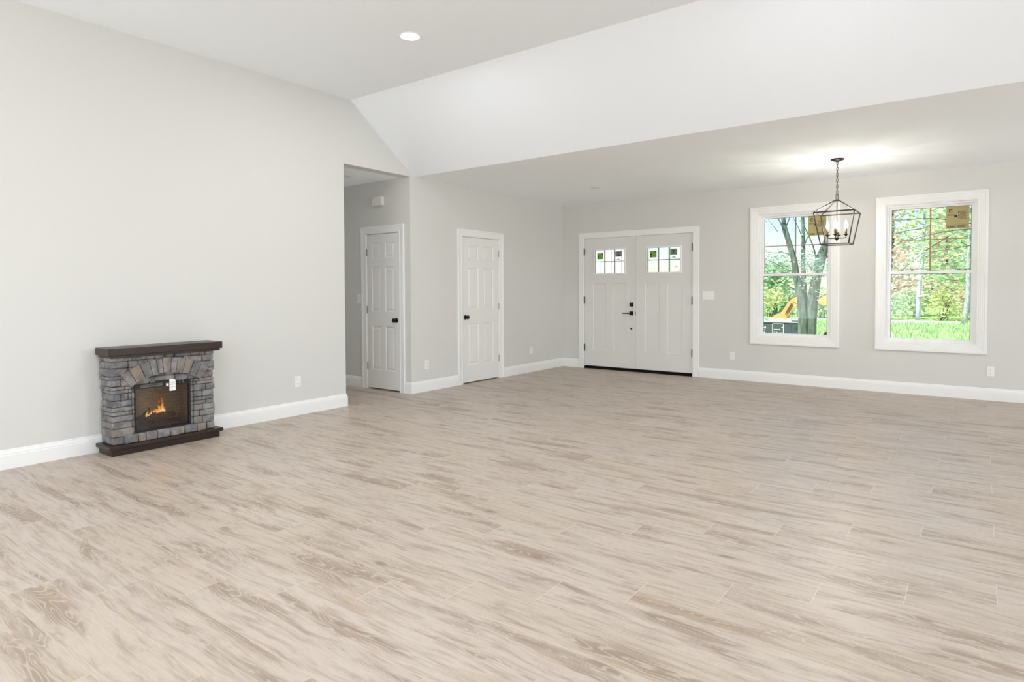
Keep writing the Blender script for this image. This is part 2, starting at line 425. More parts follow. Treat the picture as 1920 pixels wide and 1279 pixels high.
def knob(parent, x, z, m, y=0):
    bm = BM(); lathe(bm, [(.032, 0), (.032, -.004), (.029, -.008), (.014, -.010), (.011, -.016), (.011, -.026)], 28, (x, y, z), 'Y')
    lathe(bm, [(.011, -.026), (.020, -.030), (.0265, -.038), (.028, -.046), (.026, -.055), (.018, -.061), (.004, -.063)], 28, (x, y, z), 'Y')
    k = obj('door_knob', bm, m, parent, True); smooth_angle(k); k['label'] = 'round matte black knob'
    bm = BM(); 
    return k
def inner_door(name, w, hinge_right, knob_z, hz, label, hinge_vis=True):
    """local: leaf x 0..w, face toward -y at y=.006, floor z=0"""
    root = empty(name); S(root); root['label'] = label
    z0 = .016; zt = 2.025
    st = .118 if w > .7 else .088; mid = .105 if w > .7 else .078
    pw = (w - 2 * st - mid) / 2
    xs = [0, st, st + pw, st + pw + mid, w - st, w]
    zs = [z0, .253, .830, 1.021, 1.604, 1.712, 1.915, zt]
    cells = [(i, j) for i in (1, 3) for j in (1, 3, 5)]
    bm = BM(); panel_face(bm, xs, zs, {c: raised for c in cells}, raised, 0); shell(bm, 0, w, z0, zt, .035)
    bmesh.ops.remove_doubles(bm, verts=bm.verts[:], dist=1e-5)
    lf = obj('door_leaf', bm, DOORP, root); lf.location = (0, .006, 0)
    bm = BM()                                                    # jamb lining and stop
    for (x0, x1) in ((-.02, -.0035), (w + .0035, w + .02)): box(bm, x0, x1, .0, T, 0, zt + .02)
    box(bm, -.02, w + .02, 0, T, zt + .004, zt + .022)
    for (x0, x1) in ((-.0035, .010), (w - .010, w + .0035)): box(bm, x0, x1, .044, .060, 0, zt)
    box(bm, 0, w, .044, .060, zt - .012, zt + .004)
    obj('door_jamb', bm, TRIM, root)
    casing_u('door_casing', door_prof, -.008, w + .008, zt + .010, root)
    kx = .062 if hinge_right else w - .062
    knob(lf, kx, knob_z, BLACK)
    bm = BM(); ex = 0 if hinge_right else w
    box(bm, ex - .0012, ex + .0012, .006, .031, knob_z - .028, knob_z + .028); obj('latch_plate', bm, SILVER, lf)
    hx = w + .002 if hinge_right else -.002
    for z in hz: hinge(root, hx, .0, z, SILVER, .09, 1 if hinge_right else -1)
    bm = BM(); box(bm, -.02, w + .02, .065, .07, 0, .05); obj('threshold_gap', bm, DARKGAP, root)
    return root
d2 = inner_door('door_2', K1 - K0, True, .92, (.29, 1.05, 1.82), 'white six-panel closet door with black knob, right of the hall corner')
d2.location = (0, K0, 0); d2.rotation_euler = (0, 0, PI / 2)
d3 = inner_door('door_3', D1 - D0, False, .912, (.30, 1.04, 1.79), 'narrow white six-panel door with black knob inside the hall')
d3.location = (D0, YC, 0)

# entry double door
root = empty('door_1', (0, 0, 0)); S(root); root['label'] = 'white double entry door with small six-lite windows and black hardware'
casing_u('door_casing', flat_prof, E0 - .0, E1 + .0, ET + .0, root)
bm = BM()
for (x0, x1) in ((E0 - .02, E0 - .001), (E1 + .001, E1 + .02)): box(bm, x0, x1, 0, FT, 0, ET + .02)
box(bm, E0 - .02, E1 + .02, 0, FT, ET + .001, ET + .02)
obj('door_jamb', bm, TRIM, root)
bm = BM(); box(bm, E0, E1, -.012, FT, 0, .016); box(bm, E0, E1, .006, FT, .016, .038, .002); obj('threshold', bm, RUBBER, root)['label'] = 'black rubber sill under the doors'
SEAM = 1.342
flat_pan = [(0, 0), (.003, .001), (.008, .006), (.012, .0065)]
def sticker_print(bm, rects, y):
    for (x0, x1, z0, z1) in rects: box(bm, x0, x1, y - .0004, y, z0, z1)
GREEN = plain('green_label', srgb(120, 165, 62), .6, emit=srgb(120, 165, 62), es=0)
GREYLBL = plain('grey_label', srgb(128, 134, 120), .6)
INK = plain('label_ink', srgb(38, 36, 28), .7)
def entry_leaf(x0, x1, left):
    w = x1 - x0; c = (x0 + x1) / 2; z0, zt = .046, ET - .004
    g = .291                                          # half width of glazed opening incl. frame
    xs = [x0, c - .300, c - .060, c + .060, c + .300, x1]
    zs = [z0, .319, 1.397, 1.53, 1.96, zt]
    bm = BM(); Yf = .010
    cells = {(1, 1): flat_pan, (3, 1): flat_pan}
    gx0, gx1, gz0, gz1 = c - .262, c + .262, 1.558, 1.930
    # lower part with panels, then the part round the glass
    panel_face(bm, xs, zs[:4], cells, None, Yf)
    for (a0, a1, b0, b1) in ((x0, x1, 1.53, gz0), (x0, x1, gz1, zt), (x0, gx0, gz0, gz1), (gx1, x1, gz0, gz1)):
        bm.faces.new([bm.verts.new(p) for p in ((a0, Yf, b0), (a1, Yf, b0), (a1, Yf, b1), (a0, Yf, b1))])
    shell(bm, x0, x1, z0, zt, .044, Yf, [(gx0, gx1, gz0, gz1)])
    bmesh.ops.remove_doubles(bm, verts=bm.verts[:], dist=1e-5)
    leaf = obj('door_leaf', bm, ENTRYP, root)
    bm = BM(); V = Vector((0, -1, 0))
    sweep(bm, [(gx0, Yf, gz0), (gx0, Yf, gz1), (gx1, Yf, gz1), (gx1, Yf, gz0)], [(0, -.01), (0, .008), (.006, .011), (.020, .010), (.026, .004), (.028, 0), (.028, -.001)],
          [(Vector((-1, 0, -1)), V), (Vector((-1, 0, 1)), V), (Vector((1, 0, 1)), V), (Vector((1, 0, -1)), V)], closed=True)
    lf = obj('lite_frame', bm, TRIM, leaf)
    bm = BM(); box(bm, gx0, gx1, .030, .034, gz0, gz1); obj('lite_glass', bm, GLASS, leaf)
    bm = BM(); ww = (gx1 - gx0) / 3; zm = (gz0 + gz1) / 2
    for k in (1, 2): box(bm, gx0 + ww * k - .010, gx0 + ww * k + .010, .016, .029, gz0, gz1)
    box(bm, gx0, gx1, .017, .0285, zm - .006, zm + .006)
    obj('lite_grille', bm, plain('grille_grey', srgb(150, 152, 142), .5), leaf)
    s = .11
    sx = gx0 + .030; sz = 1.785
    bm = BM(); box(bm, sx, sx + s, .0292, .0299, sz, sz + .10); st = obj('green_sticker', bm, GREEN, leaf); st['label'] = 'green label on the first pane'
    bm = BM(); sticker_print(bm, [(sx + .008, sx + .032, sz + .035, sz + .06), (sx + .008, sx + .030, sz + .006, sz + .027), (sx + .005, sx + .015, sz + .078, sz + .09), (sx + .09, sx + .106, sz + .074, sz + .092)], .0291)
    obj('sticker_print', bm, INK, st)
    sx = gx0 + ww * 2 + .012; sz = 1.815
    bm = BM(); box(bm, sx, sx + s, .0292, .0299, sz, sz + .09); st = obj('grey_sticker', bm, GREYLBL, leaf); st['label'] = 'grey label on the last pane'
    bm = BM(); sticker_print(bm, [(sx + .030, sx + .075, sz + .020, sz + .032), (sx + .034, sx + .070, sz + .058, sz + .070), (sx + .046, sx + .058, sz + .032, sz + .058), (sx + .02, sx + .09, sz - .045, sz - .038), (sx + .035, sx + .07, sz - .034, sz - .026)], .0291)
    obj('sticker_print', bm, INK, st)
    return leaf
lL = entry_leaf(E0 + .003, SEAM - .002, True); lR = entry_leaf(SEAM + .002, E1 - .003, False)
bm = BM(); box(bm, SEAM - .03, SEAM - .0025, -.0, .010, .05, ET - .004); obj('astragal', bm, ENTRYP, lL)
bm = BM(); box(bm, 1.2475, 1.3085, -.008, .0, 1.026, 1.088, .002); dbt = obj('deadbolt', bm, BLACK, lL)
bm = BM(); box(bm, 1.2705, 1.2855, -.026, -.008, 1.040, 1.074, .003); obj('thumb_turn', bm, BLACK, dbt)
bm = BM(); box(bm, 1.2475, 1.3085, -.010, .0, .888, .950, .002); hdl = obj('door_handle', bm, BLACK, lL)
bm = BM(); lathe(bm, [(.011, -.010), (.011, -.050)], 16, (1.278, 0, .919), 'Y'); box(bm, 1.142, 1.290, -.060, -.048, .911, .927, .003); obj('lever', bm, BLACK, hdl)
bm = BM(); lathe(bm, [(.013, .001), (.013, -.003), (.010, -.004)], 16, (1.273, 0, .676), 'Y'); obj('handle_bolt_hole', bm, BLACK, lL)
bm = BM(); box(bm, SEAM - .0015, SEAM + .0045, .0, .009, .886, .945); obj('strike_plate', bm, SLOT, lR)
for z in (.342, 1.123, 1.911):
    hinge(root, E0 + .008, -.010, z, BLACK, .112, -1, .0085); hinge(root, E1 - .008, -.010, z, BLACK, .112, 1, .0085)

# ------------------------------------------------------------------ windows
PAPER = plain('tan_label_paper', srgb(178, 166, 116), .7, var=.06, scale=12)
def window(name, x0, x1, label, seed):
    root = empty(name, ((x0 + x1) / 2, 0, 0)); S(root); root['label'] = label
    hw = (x1 - x0) / 2 - CW; z0, z1 = WZ0 + CW, WZ1 - CW
    casing_o('window_casing', win_prof, -hw, hw, z0, z1, root)
    bm = BM()                                                     # jamb return
    for s in (-1, 1): box(bm, *sorted((s * (hw - .008), s * hw)), -.002, .165, z0, z1)
    box(bm, -hw + .008, hw - .008, -.002, .165, z1 - .008, z1); box(bm, -hw + .008, hw - .008, -.002, .165, z0, z0 + .008)
    obj('window_jamb', bm, TRIM, root)
    ih, a0, a1 = hw - .008, z0 + .008, z1 - .008
    bm = BM(); ff = .022                                          # vinyl frame
    for s in (-1, 1): box(bm, *sorted((s * (ih - ff), s * ih)), .055, .15, a0, a1)
    box(bm, -ih + ff, ih - ff, .055, .15, a1 - ff, a1); box(bm, -ih + ff, ih - ff, .055, .15, a0, a0 + ff)
    obj('window_frame', bm, VINYL, root)
    fh = ih - ff; b0, b1 = a0 + ff, a1 - ff; zm = 1.484
    gl = .402                                                     # half glass width
    def sash(nm, y, s0, s1, rb, rt_):
        bm = BM()
        for s in (-1, 1): box(bm, *sorted((s * gl, s * fh)), y, y + .032, s0, s1, .002)
        box(bm, -gl, gl, y, y + .032, s0, s0 + rb, .002); box(bm, -gl, gl, y, y + .032, s1 - rt_, s1, .002)
        o = obj(nm, bm, VINYL, root)
        bm = BM(); box(bm, -gl, gl, y + .012, y + .020, s0 + rb, s1 - rt_); obj('glass_pane', bm, GLASS, o)
        bm = BM(); e = .004                                       # dark glazing gasket
        for (u0, u1, v0, v1) in ((-gl, -gl + e, s0 + rb, s1 - rt_), (gl - e, gl, s0 + rb, s1 - rt_), (-gl, gl, s1 - rt_ - e, s1 - rt_)):
            box(bm, u0, u1, y + .008, y + .0118, v0, v1)
        obj('gasket', bm, SLOT, o)
        return o
    us = sash('upper_sash', .100, zm - .015, b1, .030, .026)
    ls = sash('lower_sash', .062, b0, zm + .018, .022, .034)
    bm = BM(); gz0, gz1 = zm + .015, b1 - .026; zc = (gz0 + gz1) / 2
    box(bm, -.008, .008, .1135, .1185, gz0, gz1); box(bm, -gl, gl, .1140, .1180, zc - .006, zc + .006)
    obj('muntin', bm, BRASS, us)['label'] = 'tan grille bars between the panes'
    bm = BM()                                                     # sash lock and keepers
    for sx in (-.22, .22): box(bm, sx - .03, sx + .03, .066, .088, zm + .018, zm + .026, .003); lathe(bm, [(.012, zm + .026), (.012, zm + .036)], 12, (sx, .078, 0)); box(bm, sx - .006, sx + .030, .070, .080, zm + .030, zm + .037, .002)
    obj('sash_lock', bm, VINYL, ls)
    # paper label stuck to the inside of the upper glass
    sx0, sx1, sz0, sz1 = (.155, .378, 2.000, gz1 - .004); y = .1115
    bm = BM(); box(bm, sx0, sx1, y, y + .0004, sz0, sz1); lab = obj('label_sticker', bm, PAPER, us); lab['label'] = 'tan manufacturer label in the top right pane'
    bm = BM(); R = []
    ax, az = sx0 + .028, sz1 - .028
    R += [(ax, ax + .009, az - .038, az), (ax, ax + .034, az - .010, az), (ax + .016, ax + .021, az - .03, az - .014), (ax + .026, ax + .032, az - .03, az - .016)]
    R += [(ax + .002, ax + .034, az - .046, az - .042)]
    rr = random.Random(seed)
    for k in range(3): R.append((sx0 + .012, sx0 + .075 + rr.random() * .02, az - .066 - k * .006, az - .0635 - k * .006))
    bx0 = sx0 + .118
    R += [(bx0, bx0 + .012, az - .052, az - .034), (bx0 + .018, sx1 - .016, az - .034, az - .031)]
    for k in range(9):
        R.append((bx0 + .018, sx1 - .018 - rr.random() * .02, az - .044 - k * .0095, az - .0405 - k * .0095))
    for k in range(4): R.append((bx0 + .0, bx0 + .013, az - .075 - k * .013, az - .068 - k * .013))
    xx = sx0 + .012
    for k in range(14):
        wd = rr.choice((.0015, .003, .005)); R.append((xx, xx + wd, sz0 + .012, sz0 + .034)); xx += wd + rr.choice((.002, .003))
    for k in range(5): R.append((bx0 - .01, sx1 - .014 - rr.random() * .03, sz0 + .012 + k * .007, sz0 + .015 + k * .007))
    R += [(sx0 + .080, sx0 + .108, az - .10, az - .075)]
    sticker_print(bm, R, y); obj('label_print', bm, INK, lab)
    return root
window('window_1', W1[0], W1[1], 'white double-hung window behind the lantern pendant, left of the two', 4)
window('window_2', W2[0], W2[1], 'white double-hung window at the right end of the far wall', 9)

# ------------------------------------------------------------------ outlets, switches, small wall and ceiling fixtures
def place_on(o, wall, u, z):
    """local: face toward -y"""
    o.rotation_euler = (0, 0, 0)
    if wall == 'front': o.location = (u, 0, z)
    elif wall == 'left': o.location = (0, u, z); o.rotation_euler = (0, 0, PI / 2)
    elif wall == 'hall': o.location = (u, YC, z)
def outlet():
    r = empty('wall_outlet')
    bm = BM(); box(bm, -.035, .035, -.005, 0, -.057, .057, .002); p = obj('cover_plate', bm, PLASTIC, r)
    for s in (-1, 1):
        bm = BM(); prism(bm, [(.017 * math.cos(t) if abs(math.cos(t)) > .1 else .017 * math.cos(t), s * .0235 + max(-.0125, min(.0125, .017 * math.sin(t)))) for t in [k * PI / 10 for k in range(20)]], -.0065, -.0049, 'Y')
        bmesh.ops.remove_doubles(bm, verts=bm.verts[:], dist=1e-6)
        rc = obj('receptacle', bm, PLASTIC, r)
        bm = BM(); box(bm, -.0075, -.0055, -.0068, -.0064, s * .0235 - .001, s * .0235 + .008); box(bm, .0055, .0075, -.0068, -.0064, s * .0235 - .001, s * .0235 + .006); lathe(bm, [(.0024, -.0064), (.0024, -.0068)], 10, (0, 0, s * .0235 - .007), 'Y')
        obj('socket_slots', bm, SLOT, rc)
    bm = BM(); lathe(bm, [(.003, -.0049), (.003, -.0058), (.002, -.0062)], 10, (0, 0, 0), 'Y'); obj('screw', bm, PLASTIC, r)
    return r
o0 = outlet()
OUT = [('left', -5.153, .350, 'white wall outlet to the right of the stone fireplace'),
       ('left', -3.257, .340, 'white wall outlet between the hall corner and the closet door'),
       ('left', -.926, .343, 'white wall outlet between the closet door and the far corner'),
       ('front', 2.852, .340, 'white wall outlet right of the entry door, left of the windows'),
       ('front', 5.776, .336, 'white wall outlet beneath the right end of the right window')]
for i, (wl, u, z, lab) in enumerate(OUT):
    o = o0 if i == 0 else copy_tree(o0)
    place_on(o, wl, u, z); tag(o, lab, 'outlet', 'wall outlets around the room')
def switch(n, name, w, h):
    r = empty(name)
    bm = BM(); box(bm, -w / 2, w / 2, -.005, 0, -h / 2, h / 2, .002); obj('cover_plate', bm, PLASTIC, r)
    for k in range(n):
        x = (k - (n - 1) / 2) * .046
        bm = BM(); box(bm, x - .0165, x + .0165, -.0062, -.0049, -.033, .033); rk = obj('rocker', bm, PLASTIC, r)
        bm = BM(); prism(bm, [(-.0062, -.031), (-.0062, .031), (-.0105, .031)], x - .015, x + .015, 'X'); obj('paddle', bm, PLASTIC, rk)
    return r
s3 = switch(3, 'light_switch', .170, .120); place_on(s3, 'front', 2.5025, 1.202); tag(s3, 'white triple light switch on the far wall right of the entry door', 'light switch')
s1 = switch(1, 'light_switch', .072, .118); place_on(s1, 'hall', -.975, 1.183); tag(s1, 'white single light switch in the hall left of the narrow door', 'light switch')
# door chime box above the hall door
r = empty('door_chime', (-.555, YC, 2.441))
bm = BM(); box(bm, -.083, .083, -.010, 0, -.052, .052, .002); obj('base', bm, PLASTIC, r)
bm = BM(); box(bm, -.088, .088, -.058, -.010, -.056, .056, .004); obj('cover', bm, plain('chime_plastic', srgb(226, 224, 218), .45), r)
tag(r, 'white door chime box above the narrow hall door', 'door chime')

# recessed lights
LENS = emission('downlight_lens', (1, .985, .95, 1), 14.0)
LENS_OFF = plain('unlit_lens', srgb(225, 225, 222), .5)
def downlight(z, lit=True, rad=.095):
    r = empty('recessed_light')
    bm = BM(); lathe(bm, [(rad - .018, .0), (rad - .016, -.004), (rad - .006, -.006), (rad, -.003), (rad, 0)], 40, (0, 0, 0), cap=False); obj('trim_ring', bm, PLASTIC, r, True)
    bm = BM(); lathe(bm, [(rad - .017, -.0005), (rad - .017, -.0025)], 40); obj('lens', bm, LENS if lit else LENS_OFF, r)
    r.location[2] = z
    return r
c0 = downlight(HH)
CANS = [(1.817, -5.267), (4.75, -5.267), (2.9, -8.4), (4.75, -8.4), (7.7, -8.4), (1.817, -11.3), (4.75, -11.3)]
for i, (x, y) in enumerate(CANS):
    o = c0 if i == 0 else copy_tree(c0)
    o.location = (x, y, HH)
    tag(o, 'lit round recessed downlight in the high ceiling over the fireplace side' if i == 0 else 'lit recessed downlight in the high ceiling outside the photo', 'ceiling light', 'lit recessed downlights' if i else None)
    area('downlight_lamp', (x, y, HH - .012), (0, 0, -1), .15, .15, CAN_W, (.935, .962, 1), 'DISK')
o = downlight(H, False, .085); o.location = (1.376, -1.343, H); tag(o, 'unlit white recessed downlight in the low ceiling before the entry door', 'ceiling light')
o = downlight(H, False, .075); o.location = (-.60, -4.02, H); tag(o, 'small white recessed fixture in the hall ceiling', 'ceiling light')
# ceiling vent near the windows
r = empty('ceiling_vent', (4.43, -.205, H))
bm = BM(); V = Vector((0, 0, -1))
hx_, hy_ = .155, .055
sweep(bm, [(-hx_ + .02, -hy_ + .02, 0), (-hx_ + .02, hy_ - .02, 0), (hx_ - .02, hy_ - .02, 0), (hx_ - .02, -hy_ + .02, 0)], [(0, 0), (0, .006), (.016, .005), (.02, .001), (.02, 0)],
      [(Vector((-1, -1, 0)), V), (Vector((-1, 1, 0)), V), (Vector((1, 1, 0)), V), (Vector((1, -1, 0)), V)], closed=True)
obj('frame', bm, PLASTIC, r)
bm = BM(); box(bm, -hx_ + .018, hx_ - .018, -hy_ + .018, hy_ - .018, -.001, -.0004); obj('backing', bm, SLOT, r)
for k in range(5):
    bm = BM(); y = -hy_ + .024 + k * .0155
    prism(bm, [(y, -.0012), (y + .0015, -.0012), (y + .009, -.0052), (y + .0075, -.0052)], -hx_ + .02, hx_ - .02, 'X'); obj('slat', bm, PLASTIC, r)
tag(r, 'slim white air vent in the low ceiling beside the lantern pendant', 'vent')

# ------------------------------------------------------------------ lantern pendant
PX, PY = 4.411, -1.396
root = empty('lantern_pendant', (PX, PY, 0))
tag(root, 'bronze open cage lantern pendant with four lit candle bulbs', 'pendant light')
bm = BM(); lathe(bm, [(.004, H - .036), (.012, H - .034), (.02, H - .028), (.062, H - .014), (.066, H - .008), (.066, H)], 36); obj('canopy', bm, BRONZE, root, True)
bm = BM(); z = H - .036; k = 0
def chain_link(bm, zc, L, wd, rr, turn):
    pts = []
    for q in range(16):
        t = q * 2 * PI / 16; px = wd * math.cos(t); pz = (L / 2 - wd) * (1 if math.sin(t) >= 0 else -1) + wd * math.sin(t)
        pts.append((px, 0, zc + pz) if not turn else (0, px, zc + pz))
    tube(bm, pts, rr, 6, closed=True)
links = []
zc = H - .046; n_l = 0
while zc > 2.31:
    chain_link(bm, zc, .040, .0085, .0024, n_l % 2); zc -= .0315; n_l += 1
cord = [(.003 * math.sin(i * .9), .003 * math.cos(i * .7), H - .03 - i * (H - .03 - 2.26) / 24) for i in range(25)]
obj('chain', bm, BRONZE, root, True)
bm = BM(); tube(bm, cord, .0016, 6); obj('cord', bm, BRONZE, root)
bm = BM(); chain_link(bm, 2.287, .062, .012, .0034, 0); obj('top_loop', bm, BRONZE, root, True)
ZA, ZT, ZB, RT_, RB_ = 2.254, 2.118, 1.776, .197, .137
top = [Vector((sx * RT_, sy * RT_, ZT)) for sx, sy in ((-1, -1), (1, -1), (1, 1), (-1, 1))]
bot = [Vector((sx * RB_, sy * RB_, ZB)) for sx, sy in ((-1, -1), (1, -1), (1, 1), (-1, 1))]
def bar(bm, p, q, wd=.0058):
    tube(bm, [p, q], wd * 1.15, 4)
bm = BM()
for k in range(4):
    bar(bm, top[k], top[(k + 1) % 4]); bar(bm, bot[k], bot[(k + 1) % 4]); bar(bm, top[k], bot[k])
    bar(bm, top[k], Vector((top[k].x * .09, top[k].y * .09, ZA)))
lathe(bm, [(.014, ZA - .014), (.024, ZA - .010), (.024, ZA + .004), (.010, ZA + .010)], 16)
obj('cage', bm, BRONZE, root)
bm = BM(); tube(bm, [(0, 0, ZA), (0, 0, 1.86)], .0045, 8); obj('stem', bm, BRONZE, root)
bm = BM(); lathe(bm, [(.003, 1.806), (.007, 1.812), (.004, 1.820), (.014, 1.828), (.026, 1.838), (.026, 1.850), (.012, 1.858), (.006, 1.87)], 20); obj('hub', bm, BRONZE, root, True)
BULB = emission('candle_bulb_glow', (1, .86, .62, 1), 26.0)
CANDLE = plain('candle_sleeve', srgb(120, 96, 70), .5, metal=.4)
RA = .090
for k in range(4):
    t = k * PI / 2; c, s = math.cos(t), math.sin(t)
    bm = BM(); tube(bm, [(.02 * c, .02 * s, 1.843), (.06 * c, .06 * s, 1.842), (RA * c, RA * s, 1.846), (RA * c, RA * s, 1.870)], .0052, 8); arm = obj('arm', bm, BRONZE, root, True)
    bm = BM(); lathe(bm, [(.008, 1.862), (.012, 1.872), (.027, 1.880), (.028, 1.884), (.012, 1.884), (.012, 1.89)], 18, (RA * c, RA * s, 0)); obj('candle_cup', bm, BRONZE, arm, True)
    bm = BM(); lathe(bm, [(.0105, 1.886), (.0105, 1.945)], 14, (RA * c, RA * s, 0)); obj('candle_sleeve', bm, CANDLE, arm, True)
    bm = BM(); lathe(bm, [(.009, 1.945), (.014, 1.957), (.0175, 1.972), (.0165, 1.990), (.0105, 2.012), (.004, 2.032), (.0008, 2.040)], 16, (RA * c, RA * s, 0)); obj('bulb', bm, BULB, arm, True)
    l = bpy.data.lights.new('candle_light', 'POINT'); l.energy = 5.2; l.color = (1, .95, .87); l.shadow_soft_size = .012
    lo = bpy.data.objects.new('candle_light', l); COL.objects.link(lo); lo.location = (PX + RA * c, PY + RA * s, 2.055)

# ------------------------------------------------------------------ electric stone fireplace
FB = Vector((.13, -6.572, 0))
def fo(name, bm, m, parent, smooth=False):
    bmesh.ops.translate(bm, verts=bm.verts[:], vec=-FB); return obj(name, bm, m, parent, smooth)
def stone_mat(name, c0, c1, c2):
    t = NT(name); g = t.n('ShaderNodeNewGeometry').outputs['Position']
    n1 = t.noise(g, 14, 4, .6); n2 = t.noise(g, 60, 4, .65, .4); n3 = t.noise(t.n('ShaderNodeTexCoord').outputs['Object'], 5, 2)
    c = t.mix(t.smooth(n1, .35, .65), c0, c1); c = t.mix(t.math('MULTIPLY', t.smooth(n3, .5, .68), .8), c, c2)
    c = t.mix(t.math('MULTIPLY', t.smooth(n2, .52, .74), .45), c, srgb(176, 173, 170))
    t.bsdf(c, .85, 0, t.bump(t.math('ADD', n2, t.math('MULTIPLY', n1, .7)), .9, .006), .25); return t.m
ST = [stone_mat('stone_grey', srgb(110, 109, 108), srgb(150, 148, 146), srgb(130, 124, 118)),
      stone_mat('stone_dark', srgb(96, 96, 98), srgb(132, 131, 130), srgb(116, 113, 110)),
      stone_mat('stone_tan', srgb(114, 108, 104), srgb(152, 146, 140), srgb(142, 130, 116))]
MORTAR = plain('stone_gap_grey', srgb(74, 73, 73), .95, var=.15, scale=30, bump=.4)  # darker grey backing that shows in the gaps between stones
def walnut():
    t = NT('dark_walnut'); co = t.n('ShaderNodeTexCoord').outputs['Object']; sp = t.n('ShaderNodeSeparateXYZ'); t.put(sp.inputs[0], co)
    v = t.comb(t.math('MULTIPLY', sp.outputs[0], 30.), t.math('MULTIPLY', sp.outputs[1], 3.), t.math('MULTIPLY', sp.outputs[2], 40.))
    n = t.noise(v, 1.3, 4, .6, .6)
    t.bsdf(t.ramp(n, [(.25, srgb(24, 12, 5)), (.55, srgb(46, 26, 13)), (.8, srgb(70, 44, 26))]), .34, 0, t.bump(n, .2, .002), .42); return t.m
WALNUT = walnut()
rs = random.Random(11)
def stone(bm, x0, x1, y0, y1, z0, z1, mi, jit=.0022):
    """rough chiselled block: gridded box with chamfered edges and jittered faces"""
    def ax(a0, a1):
        n = max(1, int((a1 - a0) / .022)); e = min(.0055, (a1 - a0) * .22)
        return [a0, a0 + e] + [a0 + e + (a1 - a0 - 2 * e) * k / n for k in range(1, n)] + [a1 - e, a1]
    A = [ax(x0, x1), ax(y0, y1), ax(z0, z1)]; N = [len(q) - 1 for q in A]; V = {}; off = Vector((rs.random() * 50, rs.random() * 50, 0)); e = .0045
    def vert(i, j, k):
        if (i, j, k) in V: return V[i, j, k]
        p = Vector((A[0][i], A[1][j], A[2][k])); ext = [(-1 if c == 0 else 1 if c == N[q] else 0) for q, c in enumerate((i, j, k))]
        if sum(abs(q) for q in ext) >= 2:
            for q in range(3): p[q] -= ext[q] * e * .75
        nn = noise.noise_vector(p * 38 + off); p += nn * jit * 1.3 + noise.noise_vector(p * 12 + off) * jit
        V[i, j, k] = bm.verts.new(p); return V[i, j, k]
    def quad(*c):
        f = bm.faces.new([vert(*q) for q in c]); f.material_index = mi
    for i in range(N[0]):
        for j in range(N[1]):
            quad((i, j, 0), (i, j + 1, 0), (i + 1, j + 1, 0), (i + 1, j, 0)); quad((i, j, N[2]), (i + 1, j, N[2]), (i + 1, j + 1, N[2]), (i, j + 1, N[2]))
        for k in range(N[2]):
            quad((i, 0, k), (i + 1, 0, k), (i + 1, 0, k + 1), (i, 0, k + 1)); quad((i, N[1], k), (i, N[1], k + 1), (i + 1, N[1], k + 1), (i + 1, N[1], k))
    for j in range(N[1]):
        for k in range(N[2]):
            quad((0, j, k), (0, j, k + 1), (0, j + 1, k + 1), (0, j + 1, k)); quad((N[0], j, k), (N[0], j + 1, k), (N[0], j + 1, k + 1), (N[0], j, k + 1))
fp = empty('electric_fireplace', FB); tag(fp, 'grey stone electric fireplace with dark wood mantel against the left wall', 'fireplace')
OY0, OY1, OZ0, OZ1 = -6.817, -6.367, .147, .553
SY0, SY1, SX = -6.988, -6.170, .240
# backing body behind the stones, open at the firebox
bm = BM()
box(bm, .025, SX - .022, SY0 + .014, OY0, .078, .775); box(bm, .025, SX - .022, OY1, SY1 - .014, .078, .775)
box(bm, .025, SX - .022, OY0, OY1, .078, OZ0); box(bm, .025, SX - .022, OY0, OY1, OZ1, .775); box(bm, .025, .035, OY0, OY1, OZ0, OZ1)
fo('core', bm, MORTAR, fp)
bm = BM(); z = .080; G = .0016; row = 0
def kind(): return rs.choices((0, 1, 2), (5, 3, 2))[0]
while z < .768:
    hh = rs.choice((.034, .048, .052, .062, .028, .055)); hh = min(hh, .774 - z)
    if .774 - z - hh < .02: hh = .774 - z
    z1 = z + hh
    for side in (0, 1):
        s = 1 if side == 0 else -1; yo = SY0 if side == 0 else SY1; yi = OY0 if side == 0 else OY1
        def ys_(a_, b_): return sorted((yo + s * a_, yo + s * b_))
        dj = rs.uniform(-.009, .006)                                  # side protrusion
        cl = rs.choice((.07, .10, .125, .150)); cd = rs.choice((.07, .095, .13)); pj = rs.uniform(-.006, .006); k_ = kind()
        width = abs(yi - yo)
        # corner stone
        y0, y1 = ys_(dj, cl - G); stone(bm, SX - cd, SX + pj, y0, y1, z + G, z1 - G, k_)
        # side stones back to the wall
        xb = SX - cd
        while xb > .04:
            w_ = min(rs.choice((.06, .09, .12)), xb - .025)
            if xb - .025 - w_ < .03: w_ = xb - .025
            y0, y1 = ys_(dj + rs.uniform(-.004, .006), .03); stone(bm, xb - w_ + G, xb - G, y0, y1, z + G, z1 - G, kind()); xb -= w_
        lim = width - .022 if z1 < OZ1 + .02 else .33
        u = cl
        while u < lim - .004:
            w_ = min(rs.choice((.05, .075, .11, .14)), lim - u)
            if lim - u - w_ < .02: w_ = lim - u
            y0, y1 = ys_(u + G, u + w_ - G); stone(bm, SX - .04, SX + rs.uniform(-.008, .004), y0, y1, z + G, z1 - G, kind()); u += w_
        if z1 < OZ1 + .02 and z > OZ0 - .03:                           # narrow jamb stones beside the glass
            y0, y1 = ys_(width - .022 + G, width - .0005); stone(bm, SX - .045, SX - .012 + rs.uniform(-.003, .003), y0, y1, z + G, z1 - G, kind(), .0016)
    if z > OZ1 - .03:                                                  # courses over the opening
        y = SY0 + .33
        while y < SY1 - .335:
            w_ = min(.0795, SY1 - .33 - y); stone(bm, SX - .04, SX - .008 + rs.uniform(-.004, .002), y + G, y + w_ - G, max(z, OZ1) + G, z1 - G, kind()); y += w_
    z = z1; row += 1
y = -6.905
